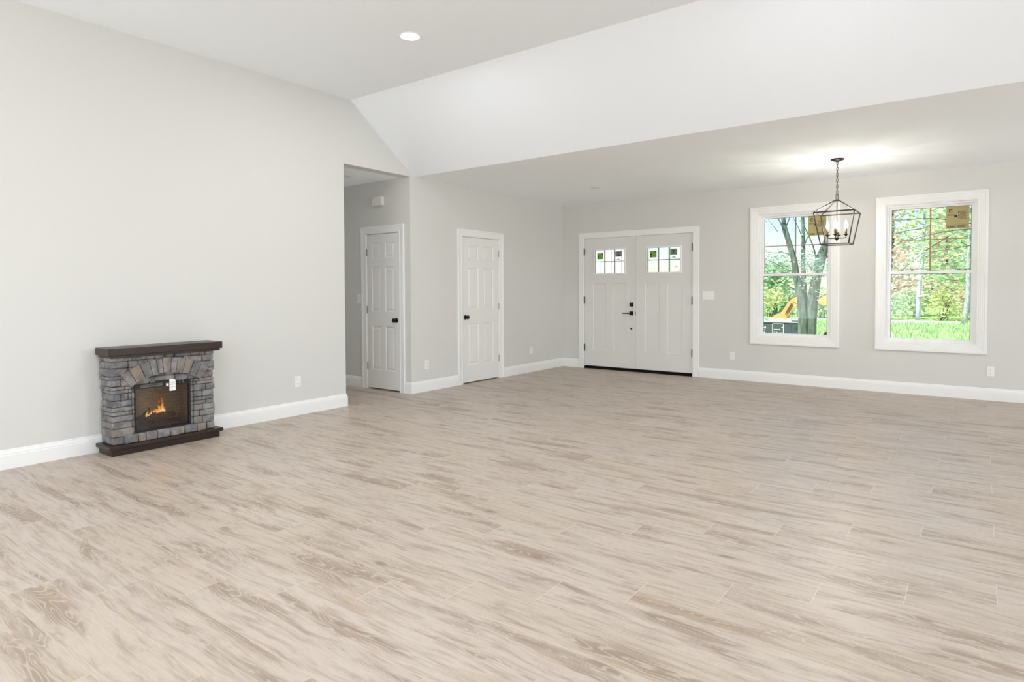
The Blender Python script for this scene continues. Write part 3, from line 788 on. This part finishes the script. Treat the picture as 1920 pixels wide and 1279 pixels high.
for w_ in (.105, .055, .09, .10, .12, .11, .075):                      # ledge of stones under the glass
    stone(bm, SX - .05, SX + .020 + rs.uniform(-.003, .003), y + G, y + w_ - G, .081, .143 + rs.uniform(-.003, .003), kind()); y += w_
# soldier band directly above the glass
y = OY0 - .03
for w_ in (.17, .18, .16): stone(bm, SX - .045, SX - .006, y + G, y + w_ - G, OZ1 + .001, OZ1 + .035, 0); y += w_
ss = fo('stone_surround', bm, ST, fp); smooth_angle(ss, 50)
# arch of tapered stones
bm = BM(); cz, RO, RI = .135, .604, .482; angs = [-35.5, -29, -20.5, -13.5, -8, -3.5, 3.2, 8.5, 15, 22, 28.5, 35.5]
for q in range(len(angs) - 1):
    t0, t1 = math.radians(angs[q] + .25), math.radians(angs[q + 1] - .25); key = angs[q] < 0 < angs[q + 1]
    ro = RO + (.004 if key else rs.uniform(-.004, .002)); ri = RI + rs.uniform(-.002, .003); px_ = SX + .020 + rs.uniform(-.003, .004) + (.004 if key else 0); mi = rs.choice((0, 2, 2, 0, 1))
    nt, nr = 5, 5; off = Vector((q * 3.1, 7, 0)); G2 = {}
    for i in range(nt + 1):
        for j in range(nr + 1):
            t_ = t0 + (t1 - t0) * i / nt; r_ = ri + (ro - ri) * j / nr; e_ = .004 if i in (0, nt) or j in (0, nr) else 0
            p = Vector((px_ - e_, -6.572 + r_ * math.sin(t_), cz + r_ * math.cos(t_)))
            p += noise.noise_vector(p * 40 + off) * .0032 if not e_ else Vector((0, 0, 0)); p.x += noise.noise(p * 18 + off) * .003
            G2[i, j] = bm.verts.new(p)
    for i in range(nt):
        for j in range(nr):
            f = bm.faces.new((G2[i, j], G2[i + 1, j], G2[i + 1, j + 1], G2[i, j + 1])); f.material_index = mi
    ring = [(i, 0) for i in range(nt)] + [(nt, j) for j in range(nr)] + [(i, nr) for i in range(nt, 0, -1)] + [(0, j) for j in range(nr, 0, -1)]
    back = {k: bm.verts.new(Vector((SX - .03, G2[k].co.y, G2[k].co.z))) for k in ring}
    for k1, k2 in zip(ring, ring[1:] + ring[:1]):
        f = bm.faces.new((G2[k1], G2[k2], back[k2], back[k1])); f.material_index = mi
    bm.faces.new([back[k] for k in ring]).material_index = mi
ar = fo('stone_arch', bm, ST, fp); smooth_angle(ar, 50); ar['label'] = 'arch of upright brownish stones'
bm = BM(); box(bm, .018, .262, -6.995, -6.120, .768, .790, .003); box(bm, .018, .277, -7.016, -6.104, .788, .846, .004); fo('mantel', bm, WALNUT, fp)
bm = BM(); box(bm, .018, .270, -7.002, -6.137, 0.0005, .052, .004); box(bm, .018, .290, -7.026, -6.114, .050, .080, .005); fo('plinth', bm, WALNUT, fp)
# firebox insert
FBLK = plain('firebox_black', srgb(20, 18, 17), .35, spec=.4)
bm = BM(); fx0, fx1 = .195, .226; b = .016
box(bm, fx0, fx1, OY0, OY0 + .011, OZ0, OZ1); box(bm, fx0, fx1, OY1 - b, OY1, OZ0, OZ1); box(bm, fx0, fx1, OY0 + .011, OY1 - b, OZ0, OZ0 + .012); box(bm, fx0, fx1, OY0 + .011, OY1 - b, OZ1 - .054, OZ1)
ins = fo('firebox_frame', bm, FBLK, fp)
bm = BM(); box(bm, fx1, fx1 + .004, -6.775, -6.600, OZ1 - .044, OZ1 - .034, .001); box(bm, fx1, fx1 + .006, -6.770, -6.595, OZ1 - .028, OZ1 - .022, .001)
for k in range(12): box(bm, fx1, fx1 + .003, -6.762 + k * .014, -6.753 + k * .014, OZ1 - .040, OZ1 - .037)
fo('heater_vent', bm, plain('vent_grey', srgb(104, 102, 98), .4, metal=.4), ins)
bm = BM(); box(bm, fx1, fx1 + .0015, -6.480, -6.385, OZ1 - .046, OZ1 - .008); cp = fo('control_panel', bm, plain('panel_gloss', srgb(8, 8, 8), .15), ins)
for yy in (-6.458, -6.432):
    for zz in (OZ1 - .020, OZ1 - .035):
        bm = BM(); lathe(bm, [(.0048, fx1 + .0015), (.0048, fx1 + .004), (.003, fx1 + .005)], 14, (0, yy, zz), 'X'); fo('button', bm, SILVER, cp)
bm = BM(); box(bm, fx1 - .008, fx1 - .005, OY0 + .011, OY1 - b, OZ0 + .012, OZ1 - .054); fo('firebox_glass', bm, glass('tinted_glass', (.80, .77, .72, 1), 1.0), ins)
def firebrick():
    t = NT('firebox_lining'); g = t.n('ShaderNodeNewGeometry').outputs['Position']; sp = t.n('ShaderNodeSeparateXYZ'); t.put(sp.inputs[0], g)
    br = t.n('ShaderNodeTexBrick'); t.put(br.inputs['Vector'], t.comb(t.math('ADD', sp.outputs[1], sp.outputs[0]), sp.outputs[2], 0.)); br.inputs['Scale'].default_value = 9
    br.inputs['Color1'].default_value = srgb(146, 138, 120); br.inputs['Color2'].default_value = srgb(132, 126, 110); br.inputs['Mortar'].default_value = srgb(112, 102, 86)
    t.bsdf(br.outputs[0], .8); return t.m
bm = BM(); box(bm, .0355, .040, OY0 + .002, OY1 - .002, OZ0 + .001, OZ1 - .001); box(bm, .040, .19, OY0 + .0005, OY0 + .004, OZ0, OZ1 - .002); box(bm, .040, .19, OY1 - .004, OY1 - .0005, OZ0, OZ1 - .002); box(bm, .04, .19, OY0 + .004, OY1 - .004, OZ1 - .006, OZ1 - .002)
fo('firebox_lining', bm, firebrick(), ins)
bm = BM()                                                             # ember bed
nx, ny = 10, 34; g = {}
for i in range(nx + 1):
    for j in range(ny + 1):
        x = .042 + (.195 - .042) * i / nx; y = OY0 + .005 + (OY1 - OY0 - .02) * j / ny
        p = Vector((x, y, 0)); g[i, j] = bm.verts.new((x, y, OZ0 + .022 + .030 * (1 - i / nx) + .022 * noise.noise(p * 38) + .01 * noise.noise(p * 90)))
for i in range(nx):
    for j in range(ny): bm.faces.new((g[i, j], g[i + 1, j], g[i + 1, j + 1], g[i, j + 1]))
def ember():
    t = NT('ember_bed'); gg = t.n('ShaderNodeNewGeometry').outputs['Position']; n_ = t.noise(gg, 70, 4, .65); m_ = t.noise(gg, 16, 2)
    hot = t.math('MULTIPLY', t.smooth(n_, .60, .72), t.smooth(m_, .50, .62))
    t.bsdf(t.mix(n_, srgb(34, 32, 30), srgb(96, 92, 86)), .9, 0, t.bump(n_, .8, .006), .3, Emission_Color=(1, .10, .04, 1), Emission_Strength=t.math('MULTIPLY', hot, 1.1)); return t.m
EMB = ember(); fo('ember_bed', bm, EMB, ins)
LOGM = None
def logm():
    t = NT('charred_log'); gg = t.n('ShaderNodeTexCoord').outputs['Object']; n_ = t.noise(gg, 45, 4, .65, .5); m_ = t.noise(gg, 22, 2)
    t.bsdf(t.mix(n_, srgb(26, 24, 22), srgb(92, 84, 76)), .9, 0, t.bump(n_, 1., .006), .3, Emission_Color=(1, .12, .05, 1), Emission_Strength=t.math('MULTIPLY', t.smooth(m_, .58, .68), .9)); return t.m
LOGM = logm()
for (p, q, rr_) in (((.120, -6.745, .215), (.150, -6.500, .235), .020), ((.085, -6.760, .235), (.095, -6.560, .262), .018), ((.150, -6.640, .205), (.075, -6.430, .238), .019), ((.100, -6.735, .232), (.120, -6.655, .315), .010), ((.070, -6.560, .232), (.150, -6.450, .212), .013)):
    bm = BM(); P0, P1 = Vector(p), Vector(q); n_ = 9
    tube(bm, [P0.lerp(P1, k / n_) + noise.noise_vector(P0 * 9 + Vector((k * .7, 0, 0))) * .004 for k in range(n_ + 1)], [rr_ * (1 + .16 * noise.noise(Vector((k * 1.3, p[1] * 30, 0)))) for k in range(n_ + 1)], 9)
    fo('log', bm, LOGM, ins, True)
# flame picture: small glowing tongues standing behind the logs
def flame_mat():
    t = NT('flame_glow'); co = t.n('ShaderNodeTexCoord').outputs['Generated']; sp = t.n('ShaderNodeSeparateXYZ'); t.put(sp.inputs[0], co)
    n_ = t.noise(co, 3.5, 3, .6, 1.0); v = t.math('SUBTRACT', 1.05, t.math('ADD', sp.outputs[2], t.math('MULTIPLY', n_, .35)))
    side = t.math('ABSOLUTE', t.math('SUBTRACT', sp.outputs[1], .5)); v = t.math('SUBTRACT', v, t.math('MULTIPLY', side, .45))
    col = t.ramp(v, [(.0, (.55, .10, .01, 1)), (.25, (1, .26, .03, 1)), (.48, (1, .52, .10, 1)), (.72, (1, .82, .40, 1))])
    e = t.n('ShaderNodeEmission'); t.put(e.inputs[0], col); t.put(e.inputs[1], t.math('ADD', .35, t.math('MULTIPLY', v, 1.25)))
    t.t.links.new(e.outputs[0], t.out.inputs[0]); return t.m
FLM = flame_mat(); rf = random.Random(5)
for (y, z0, hgt, wd, lean) in ((-6.690, .250, .090, .018, .016), (-6.672, .256, .045, .014, .020), (-6.655, .268, .058, .015, .012), (-6.634, .276, .052, .016, .014), (-6.612, .278, .085, .018, .018), (-6.590, .276, .142, .024, .002), (-6.566, .278, .150, .026, .008), (-6.552, .274, .105, .020, -.006), (-6.578, .276, .085, .030, -.004), (-6.541, .272, .060, .018, -.008), (-6.600, .274, .05, .034, .0)):
    bm = BM(); pts = []; rad = []; n_ = 12; ph = rf.random() * 6
    for k in range(n_ + 1):
        u = k / n_; pts.append((.135 + .004 * math.sin(ph + u * 4), y + lean * u + .007 * math.sin(ph + u * 7) * u, z0 + hgt * u)); rad.append(max(.0006, wd * .5 * (math.sin(PI * min(1, u * 1.5 + .22)) if u < .52 else .0 + .86 * (1 - u) ** .9 / .48 ** .9 * .92) * .9))
    tube(bm, pts, rad, 8); bmesh.ops.scale(bm, vec=(.35, 1, 1), space=Matrix.Translation((-.135, 0, 0)), verts=bm.verts[:])
    fo('flame', bm, FLM, ins, True)
l = bpy.data.lights.new('flame_light', 'POINT'); l.energy = .4; l.color = (1, .55, .25); l.shadow_soft_size = .03
lo = bpy.data.objects.new('flame_light', l); COL.objects.link(lo); lo.location = (.165, -6.60, .33)
# remote control in its holder and the white tag
bm = BM(); box(bm, fx1, fx1 + .010, -6.577, -6.548, .494, .528, .003); rm = fo('remote_control', bm, plain('remote_grey', srgb(96, 94, 92), .5), fp)
bm = BM(); box(bm, fx1 + .010, fx1 + .011, -6.572, -6.554, .503, .522); fo('display', bm, PLASTIC, rm)
bm = BM(); box(bm, fx1 + .006, fx1 + .0072, -6.545, -6.494, .457, .555); tg = fo('paper_tag', bm, plain('tag_paper', srgb(250, 250, 250), .6, var=.01), fp); tg['label'] = 'white instruction card on the glass'
bm = BM()
for (z_, y0, y1) in ((.530, -6.538, -6.500), (.5235, -6.535, -6.503), (.513, -6.538, -6.500), (.5065, -6.538, -6.506), (.492, -6.534, -6.504), (.4855, -6.538, -6.500), (.475, -6.530, -6.51)):
    box(bm, fx1 + .0072, fx1 + .0076, y0, y1, z_, z_ + .0022)
fo('tag_print', bm, plain('faded_red_ink', srgb(205, 150, 150), .7), tg)
# ------------------------------------------------------------------ outdoors
GZ = -.60
def lawn_mat():
    t = NT('lawn_grass'); g = t.n('ShaderNodeNewGeometry').outputs['Position']; n1 = t.noise(g, .5, 4, .6); n2 = t.noise(g, 4., 4, .7)
    c = t.mix(t.smooth(n1, .35, .65), srgb(146, 180, 104), srgb(170, 200, 126)); c = t.mix(t.math('MULTIPLY', t.smooth(n2, .4, .7), .5), c, srgb(200, 222, 150))
    t.bsdf(c, .9, spec=.1); return t.m
bm = BM(); box(bm, -90, 60, .20, 31.2, GZ - .3, GZ); box(bm, -90, 60, 34.6, 110, GZ - .3, GZ); tag(obj('lawn', bm, lawn_mat()), kind='structure')
bm = BM(); box(bm, -90, 60, 31.2, 34.6, GZ - .3, GZ - .005); tag(obj('road', bm, plain('pale_asphalt', srgb(176, 176, 182), .9, var=.08, scale=.6)), kind='structure')
bm = BM(); box(bm, -60, 60, YB - 30, YB - .22, GZ - .3, GZ + .35); tag(obj('rear_bounce_slab', bm, plain('bounce_slab_concrete', srgb(200, 196, 188), .9)), kind='structure')  # unseen slab added behind the room to reflect sun up to the ceiling
def bark_mat(name, c0, c1):
    t = NT(name); co = t.n('ShaderNodeTexCoord').outputs['Object']; sp = t.n('ShaderNodeSeparateXYZ'); t.put(sp.inputs[0], co)
    n_ = t.noise(t.comb(t.math('MULTIPLY', sp.outputs[0], 9.), t.math('MULTIPLY', sp.outputs[1], 9.), t.math('MULTIPLY', sp.outputs[2], 2.)), 1.6, 4, .65)
    t.bsdf(t.mix(t.smooth(n_, .35, .65), c0, c1), .95, 0, t.bump(n_, .8, .03), .1); return t.m
BARK = bark_mat('grey_bark', srgb(84, 96, 88), srgb(130, 142, 132)); PALEBARK = bark_mat('pale_bark', srgb(150, 158, 162), srgb(196, 204, 206)); DBARK = bark_mat('dark_bark', srgb(70, 68, 58), srgb(110, 106, 92))
def leaf_mat(name, c0, c1, tr=.35):
    t = NT(name); g = t.n('ShaderNodeNewGeometry').outputs['Position']; n_ = t.noise(g, 1.3, 3, .6); f = t.smooth(n_, .35, .65)
    c = t.mix(f, c0, c1); d = t.n('ShaderNodeBsdfDiffuse'); t.put(d.inputs[0], c); tl = t.n('ShaderNodeBsdfTranslucent'); t.put(tl.inputs[0], c)
    m = t.n('ShaderNodeMixShader'); m.inputs[0].default_value = tr; t.t.links.new(d.outputs[0], m.inputs[1]); t.t.links.new(tl.outputs[0], m.inputs[2]); t.t.links.new(m.outputs[0], t.out.inputs[0]); return t.m
LV = [leaf_mat('spring_green_leaves', srgb(178, 212, 156), srgb(214, 234, 184)), leaf_mat('mid_green_leaves', srgb(158, 196, 156), srgb(200, 224, 184)),
      leaf_mat('yellow_green_leaves', srgb(214, 224, 158), srgb(234, 238, 186)), leaf_mat('reddish_leaves', srgb(218, 182, 164), srgb(228, 206, 186)), leaf_mat('blue_green_leaves', srgb(156, 196, 174), srgb(196, 222, 202))]
def leaves(bm, centers, n, spread, size, rnd, flat=1.0):
    for _ in range(n):
        c = Vector(rnd.choice(centers)); d = Vector((rnd.gauss(0, 1), rnd.gauss(0, 1), rnd.gauss(0, flat))) * spread * .55
        p = c + d; s = size * rnd.uniform(.6, 1.4); n_ = Vector((rnd.gauss(0, 1), rnd.gauss(0, 1), rnd.gauss(0, 1))).normalized(); a_, b_ = frame_of(n_)
        vs = [bm.verts.new(p + a_ * s * u + b_ * s * v * .55) for u, v in ((-.5, 0), (-.05, -.5), (.5, 0), (-.05, .5))]
        bm.faces.new(vs)
def branchy(bm, base, tip, r0, r1, rnd, wob=.12, n=9):
    base, tip = Vector(base), Vector(tip); L = (tip - base).length; off = Vector((rnd.random() * 30, 0, 0)); pts = []; rad = []
    for k in range(n + 1):
        u = k / n; pts.append(base.lerp(tip, u) + noise.noise_vector(Vector((u * 2.3, 0, 0)) + off) * wob * L * math.sin(PI * u) ** .6 * (.6)); rad.append(r0 + (r1 - r0) * u)
    tube(bm, pts, rad, 8 if r0 > .03 else 5); return pts
def tree(name, x, y, h, spread, tr, nleaf, ls, lm, bark, seed, label, group=None, crown=.35, cat='tree'):
    rnd = random.Random(seed); root = empty(name, (x, y, GZ)); bm = BM()
    tp = branchy(bm, (0, 0, -.05), (rnd.uniform(-.4, .4), rnd.uniform(-.4, .4), h * .92), tr, tr * .25, rnd, .07, 12); cen = []
    for k in range(9):
        u = crown + (1 - crown) * (k + .5) / 9; p = tp[min(len(tp) - 2, int(u * 12))]; a_ = k * 2.4 + rnd.random(); L = spread * (1.15 - .65 * u) * rnd.uniform(.7, 1.2)
        q = p + Vector((math.cos(a_) * L, math.sin(a_) * L, L * .35)); pts = branchy(bm, p, q, tr * .32, tr * .06, rnd, .2, 6); cen += pts[2:]
    cen += tp[int(12 * crown):]; obj('trunk_and_branches', bm, bark, root, True)
    bm = BM(); leaves(bm, cen, nleaf, spread * .55, ls, rnd); obj('foliage', bm, lm, root)
    return tag(root, label, cat, group)
rw = random.Random(77)
WOODS = ['bright spring green tree in the woods across the road', 'mid green tree in the woods across the road', 'yellowish green tree in the woods across the road', 'reddish leaved tree in the woods across the road', 'bluish green tree in the woods across the road']
k = 0
for (x0, x1, n_, hm) in ((-26, -9.5, 7, 7.5), (-7.5, -3.0, 3, 4.3), (.2, 11.5, 11, 10.5)):
    for i in range(n_):
        x = x0 + (x1 - x0) * (i + rw.random() * .8) / n_; y = 39.6 + ((i * 5) % 6) * 6.3 + rw.random(); ki = rw.choices(range(5), (5, 4, 2.2, 2, 3))[0]; h = hm * rw.uniform(.8, 1.2)
        tree('woodland_tree', x, y, h, 2.1 if hm > 5 else 1.6, .13, 1500, .34, LV[ki], rw.choice((BARK, DBARK)), 100 + k, WOODS[ki], 'trees in the woods across the road: ' + WOODS[ki].split(' tree')[0].split(' leaved')[0], .18); k += 1
for i in range(11):
    x = -9 + i * 1.62 + rw.uniform(-.1, .1); root = empty('roadside_shrub', (x, (35.3, 37.1)[i % 2], GZ)); ki = rw.choice((0, 1, 2, 4, 3)); bm = BM()
    for q in range(5): branchy(bm, (rw.uniform(-.2, .2), 0, -.02), (rw.uniform(-.8, .8), rw.uniform(-.3, .3), rw.uniform(.9, 1.9)), .03, .01, rw, .2, 5)
    obj('stems', bm, DBARK, root); bm = BM(); leaves(bm, [(rw.uniform(-.8, .8), rw.uniform(-.3, .3), rw.uniform(.3, 1.7)) for _ in range(14)], 420, .5, .24, rw); obj('foliage', bm, LV[ki], root)
    tag(root, ('bright green', 'mid green', 'yellow green', 'reddish', 'blue green')[ki] + ' shrub on the far side of the road', 'shrub', ('bright green', 'mid green', 'yellow green', 'reddish', 'blue green')[ki] + ' shrubs along the road')
tree('birch_tree', 2.66, 34.95, 9.5, 2.3, .135, 700, .26, LV[0], PALEBARK, 5, 'pale trunked tree beyond the road at the left of the right window', crown=.42)
tree('birch_tree', 4.95, 31.0, 9.5, 2.3, .135, 700, .26, LV[2], PALEBARK, 6, 'pale trunked tree before the road at the right of the right window', crown=.42)
# big twin-stemmed tree outside the left window (numbers are metres)
rnd = random.Random(3); TX, TY = 1.80, 9.4; root = empty('yard_tree', (TX, TY, GZ))
def rel(p, y=0): return Vector((p[0] - TX, y, p[1] - GZ))
bm = BM()
tube(bm, [rel((1.78, -.62)), rel((1.80, -.1)), rel((1.79, .5)), rel((1.74, 1.05)), rel((1.62, 1.6)), rel((1.55, 2.1)), rel((1.42, 2.55)), rel((1.28, 3.1)), rel((1.22, 3.9)), rel((1.1, 5.0))], [.16, .14, .125, .11, .095, .08, .075, .055, .045, .03], 12)
tube(bm, [rel((1.95, -.62), .1), rel((1.95, -.1), .1), rel((1.97, .5), .1), rel((2.02, 1.05), .1), rel((2.10, 1.6), .1), rel((2.20, 2.1), .1), rel((2.36, 2.6), .1), rel((2.5, 3.3), .1), rel((2.6, 4.6), .1)], [.17, .155, .145, .14, .12, .13, .09, .07, .05], 12)
tube(bm, [rel((1.86, .4), .05), rel((1.80, 1.2), .08), rel((1.76, 1.9), .1), rel((1.76, 2.6), .1), rel((1.74, 3.4), .1), rel((1.68, 4.6), .1)], [.09, .07, .06, .05, .04, .03], 9)
cen = []
for (p, q, r0) in (((1.42, 2.55), (1.0, 3.6), .035), ((1.60, 1.75), (.7, 2.2), .02), ((1.55, 2.2), (.75, 2.35), .018), ((2.1, 1.9), (1.85, 3.2), .03), ((1.97, .9), (2.6, 1.25), .02), ((2.0, .7), (2.7, .95), .018), ((2.2, 2.1), (2.8, 2.3), .04), ((1.76, 2.4), (2.2, 3.3), .02), ((1.30, 3.0), (1.6, 3.7), .02), ((1.76, 2.7), (1.45, 3.4), .015), ((2.05, 1.5), (1.75, 2.2), .02), ((1.1, 2.9), (.6, 3.6), .012)):
    pts = branchy(bm, rel(p, .05), rel(q, rnd.uniform(-.5, .5)), r0, .006, rnd, .15, 7); cen += pts[3:]
obj('trunk_and_branches', bm, BARK, root, True)
bm = BM(); leaves(bm, [rel(p) for p in ((1.95, 1.7), (2.0, 1.95), (1.88, 1.5), (2.12, 1.75), (2.3, 1.9), (1.9, 2.1))], 520, .26, .075, rnd); leaves(bm, cen, 260, .22, .07, rnd)
leaves(bm, [rel(p, .6) for p in ((.9, 2.15), (1.15, 2.2), (.75, 2.05), (1.3, 2.0), (.8, 1.9))], 260, .22, .07, rnd)
obj('foliage', bm, LV[4], root); tag(root, 'grey twin-trunked tree standing just outside the left window', 'tree')
# tree to the right whose limbs cross the right window
rnd = random.Random(8); root = empty('overhanging_tree', (7.6, 10.2, GZ)); bm = BM()
tube(bm, [(0, 0, -.02), (.03, 0, 1.5), (-.04, 0, 3), (.05, 0, 5)], [.2, .17, .14, .08], 12); cen = []
def rl(x, z, y=0): return Vector((x - 7.6, y - .0, z - GZ))
for (p, q, r0) in (((7.6, 2.2), (4.85, 1.62), .032), ((7.6, 2.9), (3.6, 3.05), .03), ((7.6, 2.5), (4.4, 2.15), .026), ((7.6, 3.2), (4.0, 2.5), .024), ((5.3, 1.72), (4.0, 1.75), .012), ((5.0, 2.6), (3.7, 1.45), .016), ((7.6, 3.6), (4.2, 3.5), .03), ((4.6, 2.9), (3.5, 2.5), .012), ((7.6, 2.0), (5.2, 1.75), .018)):
    pts = branchy(bm, rl(*p), rl(q[0], q[1], rnd.uniform(-1, .3)), r0, .006, rnd, .12, 10); cen += pts[3:]
obj('trunk_and_branches', bm, DBARK, root, True); bm = BM(); leaves(bm, cen, 1500, .28, .07, rnd); obj('foliage', bm, LV[1], root)
tag(root, 'tree with dark limbs reaching across the view of the right window', 'tree')
# grass tufts
rg = random.Random(2); bm = BM()
for _ in range(9000):
    x, y = rg.uniform(-7, 7), 15.2 + 15.2 * rg.random() ** .8; h = rg.uniform(.06, .22); w_ = rg.uniform(.02, .05); a_ = rg.random() * PI; dx, dy = math.cos(a_) * w_, math.sin(a_) * w_; lx_, ly_ = rg.uniform(-.06, .06), rg.uniform(-.06, .06)
    bm.faces.new([bm.verts.new(p) for p in ((x - dx, y - dy, GZ), (x + dx, y + dy, GZ), (x + lx_, y + ly_, GZ + h))])
tag(obj('grass_tufts', bm, LV[0]), 'loose tufts of bright green grass on the front lawn', 'grass', kind='stuff')
# dumpster
DG = plain('dumpster_paint', srgb(72, 84, 90), .6, var=.08, scale=3); WPT = plain('white_lettering', srgb(236, 238, 238), .6)
root = empty('dumpster', (.1, 11.0, GZ)); tag(root, 'dark grey dumpster with white lettering on the lawn outside the left window', 'dumpster')
bm = BM(); L0, L1, DZ = -1.7, 1.23, .89
prism(bm, [(L0, .06), (L1 - .03, .06), (L1, DZ), (L0 - .03, DZ)], 0, .02, 'Y'); prism(bm, [(L0, .06), (L1 - .03, .06), (L1, DZ), (L0 - .03, DZ)], 1.38, 1.40, 'Y')
box(bm, L0, L0 + .02, .02, 1.38, .06, DZ); box(bm, L1 - .05, L1 - .03, .02, 1.38, .06, DZ); box(bm, L0, L1 - .03, .0, 1.4, .02, .08)
for x in (-1.3, -.15, 1.0): box(bm, x, x + .035, -.018, 0, .08, DZ - .02)
obj('container', bm, DG, root)
bm = BM(); box(bm, L0 - .05, L1 + .02, -.03, .03, DZ - .01, DZ + .03); box(bm, L0 - .05, L1 + .02, 1.37, 1.43, DZ - .01, DZ + .03); obj('top_rail', bm, plain('pale_rail', srgb(196, 202, 204), .5), root)
bm = BM(); bx0, bx1, bz0, bz1 = .485, .815, .53, .855
for (u0, u1, v0, v1) in ((bx0, bx1, bz1 - .022, bz1), (bx0, bx1, bz0 - .1, bz0 - .078), (bx0, bx0 + .018, bz0 - .1, bz1), (bx1 - .018, bx1, bz0 - .1, bz1)): box(bm, u0, u1, -.006, 0, v0, v1)
rr = random.Random(4)
def scribble(x0, x1, z0, z1):
    x = x0
    while x < x1:
        w_ = rr.uniform(.012, .022); box(bm, x, x + w_, -.005, 0, z0 + rr.choice((0, 0, .006)), z1 - rr.choice((0, .008, .012))); x += w_ + .005
scribble(.53, .69, .655, .685); scribble(.525, .62, .585, .607); scribble(.525, .77, .545, .575); scribble(.10, .30, .69, .745); scribble(.12, .29, .635, .665); scribble(.14, .28, .545, .60)
prism(bm, [(.74, .735), (.80, .755), (.80, .735), (.77, .725)], -.005, 0, 'Y'); obj('lettering', bm, WPT, root)
root2 = empty('debris_pile', (.1, 11.7, GZ + .08)); bm = BM()
for _ in range(46):
    x = rr.uniform(-1.5, 1.0); y = rr.uniform(-.5, .5); s = rr.uniform(.06, .16); vs = box(bm, x - s, x + s, y - s * .6, y + s * .6, 0, s); rot = Matrix.Rotation(rr.uniform(-.6, .6), 3, 'Y') @ Matrix.Rotation(rr.uniform(0, 3), 3, 'Z'); c = Vector((x, y, 0))
    zz = rr.uniform(.55, .82)
    for v in vs: v.co = rot @ (v.co - c) + c + Vector((0, 0, zz))
box(bm, -1.55, 1.05, -.55, .55, 0, .68)
obj('rubble', bm, plain('pale_rubble', srgb(222, 220, 214), .9, var=.1), root2); tag(root2, 'pale rubble heaped inside the dumpster', 'debris', kind='stuff')
# mini excavator
OR = plain('machine_orange', srgb(240, 186, 112), .45, var=.04); DK = plain('machine_rubber', srgb(44, 44, 44), .8); ROD = plain('hydraulic_rod', srgb(150, 150, 150), .3, metal=.8)
EX, EY = 2.7, 14.2; root = empty('mini_excavator', (EX, EY, GZ)); tag(root, 'orange mini excavator with folded arm behind the dumpster', 'excavator')
def rp(lst): return [(x - EX, z - GZ) for x, z in lst]
bm = BM(); prism(bm, rp([(1.84, .82), (1.62, 1.0), (1.0, 1.10), (.80, 1.08), (.52, .98), (.46, .86), (.60, .80), (.98, .86), (1.20, .80), (1.66, .70)]), -.11, .11, 'Y'); obj('boom', bm, OR, root)
bm = BM(); prism(bm, rp([(.74, 1.03), (.50, 1.00), (.28, .80), (.06, .42), (.16, .33), (.30, .36), (.52, .66), (.76, .86)]), -.08, .08, 'Y'); obj('arm', bm, OR, root)
bm = BM(); prism(bm, rp([(.12, .46), (-.06, .42), (-.20, .24), (-.14, .08), (.10, .04), (.30, .14), (.30, .34)]), -.22, .22, 'Y')
for y in (-.18, -.06, .06, .16): prism(bm, rp([(-.20, .24), (-.27, .17), (-.16, .12)]), y, y + .04, 'Y')
obj('bucket', bm, OR, root)
for (p, q, r_) in (((.62 - EX, 0, 1.12 - GZ), (.34 - EX, 0, .92 - GZ), .03), ((.44 - EX, -.12, .80 - GZ), (.22 - EX, -.12, .42 - GZ), .028), ((1.5 - EX, -.13, .66 - GZ), (1.0 - EX, -.13, .92 - GZ), .034)):
    bm = BM(); m_ = Vector(p).lerp(Vector(q), .55); tube(bm, [p, m_, q], [r_, r_, r_ * .55], 8); obj('hydraulic_cylinder', bm, ROD, root)
bm = BM(); prism(bm, [(-.98, .55), (.36, .55), (.40, 1.1), (.2, 1.2), (-.94, 1.2)], -.75, .75, 'Y'); obj('engine_housing', bm, OR, root)
bm = BM()
for (x, y) in ((-.86, -.7), (-.86, .64), (.16, -.7), (.16, .64)): box(bm, x, x + .08, y, y + .07, 1.2, 2.3)
box(bm, -.95, .3, -.75, .75, 2.28, 2.36, .02); cb = obj('cab', bm, OR, root)
for y in (-.68, .66): bm = BM(); box(bm, -.84, .18, y, y + .01, 1.22, 2.28); obj('cab_window', bm, GLASS, cb)
for y in (-.75, .45):
    bm = BM(); pts = [(-.9 + .28 * math.cos(PI / 2 + t) , .28 + .28 * math.sin(PI / 2 + t)) for t in [q * PI / 8 for q in range(9)]] + [(.16 + .28 * math.cos(-PI / 2 + t), .28 + .28 * math.sin(-PI / 2 + t)) for t in [q * PI / 8 for q in range(9)]]
    prism(bm, pts, y, y + .3, 'Y')
    for q in range(9): box(bm, -.95 + q * .13, -.89 + q * .13, y, y + .3, .555, .575)
    tk = obj('track', bm, DK, root)
# tall white batten screen wall, seen through the small door lites
root = empty('garden_screen', (-5.2, 6.0, GZ)); tag(root, 'tall white screen wall with upright battens outside the entry door', 'fence')
bm = BM(); box(bm, -3.8, 3.37, 0, .14, 0, 3.7)
for q in range(24): box(bm, -3.8 + q * .305, -3.755 + q * .305, -.022, 0, 0, 3.7)
obj('siding', bm, plain('white_siding', srgb(230, 236, 242), .6, var=.01), root)
bm = BM(); box(bm, -3.86, 3.41, -.05, .19, 3.7, 3.78, .01); obj('cap_rail', bm, TRIM, root)
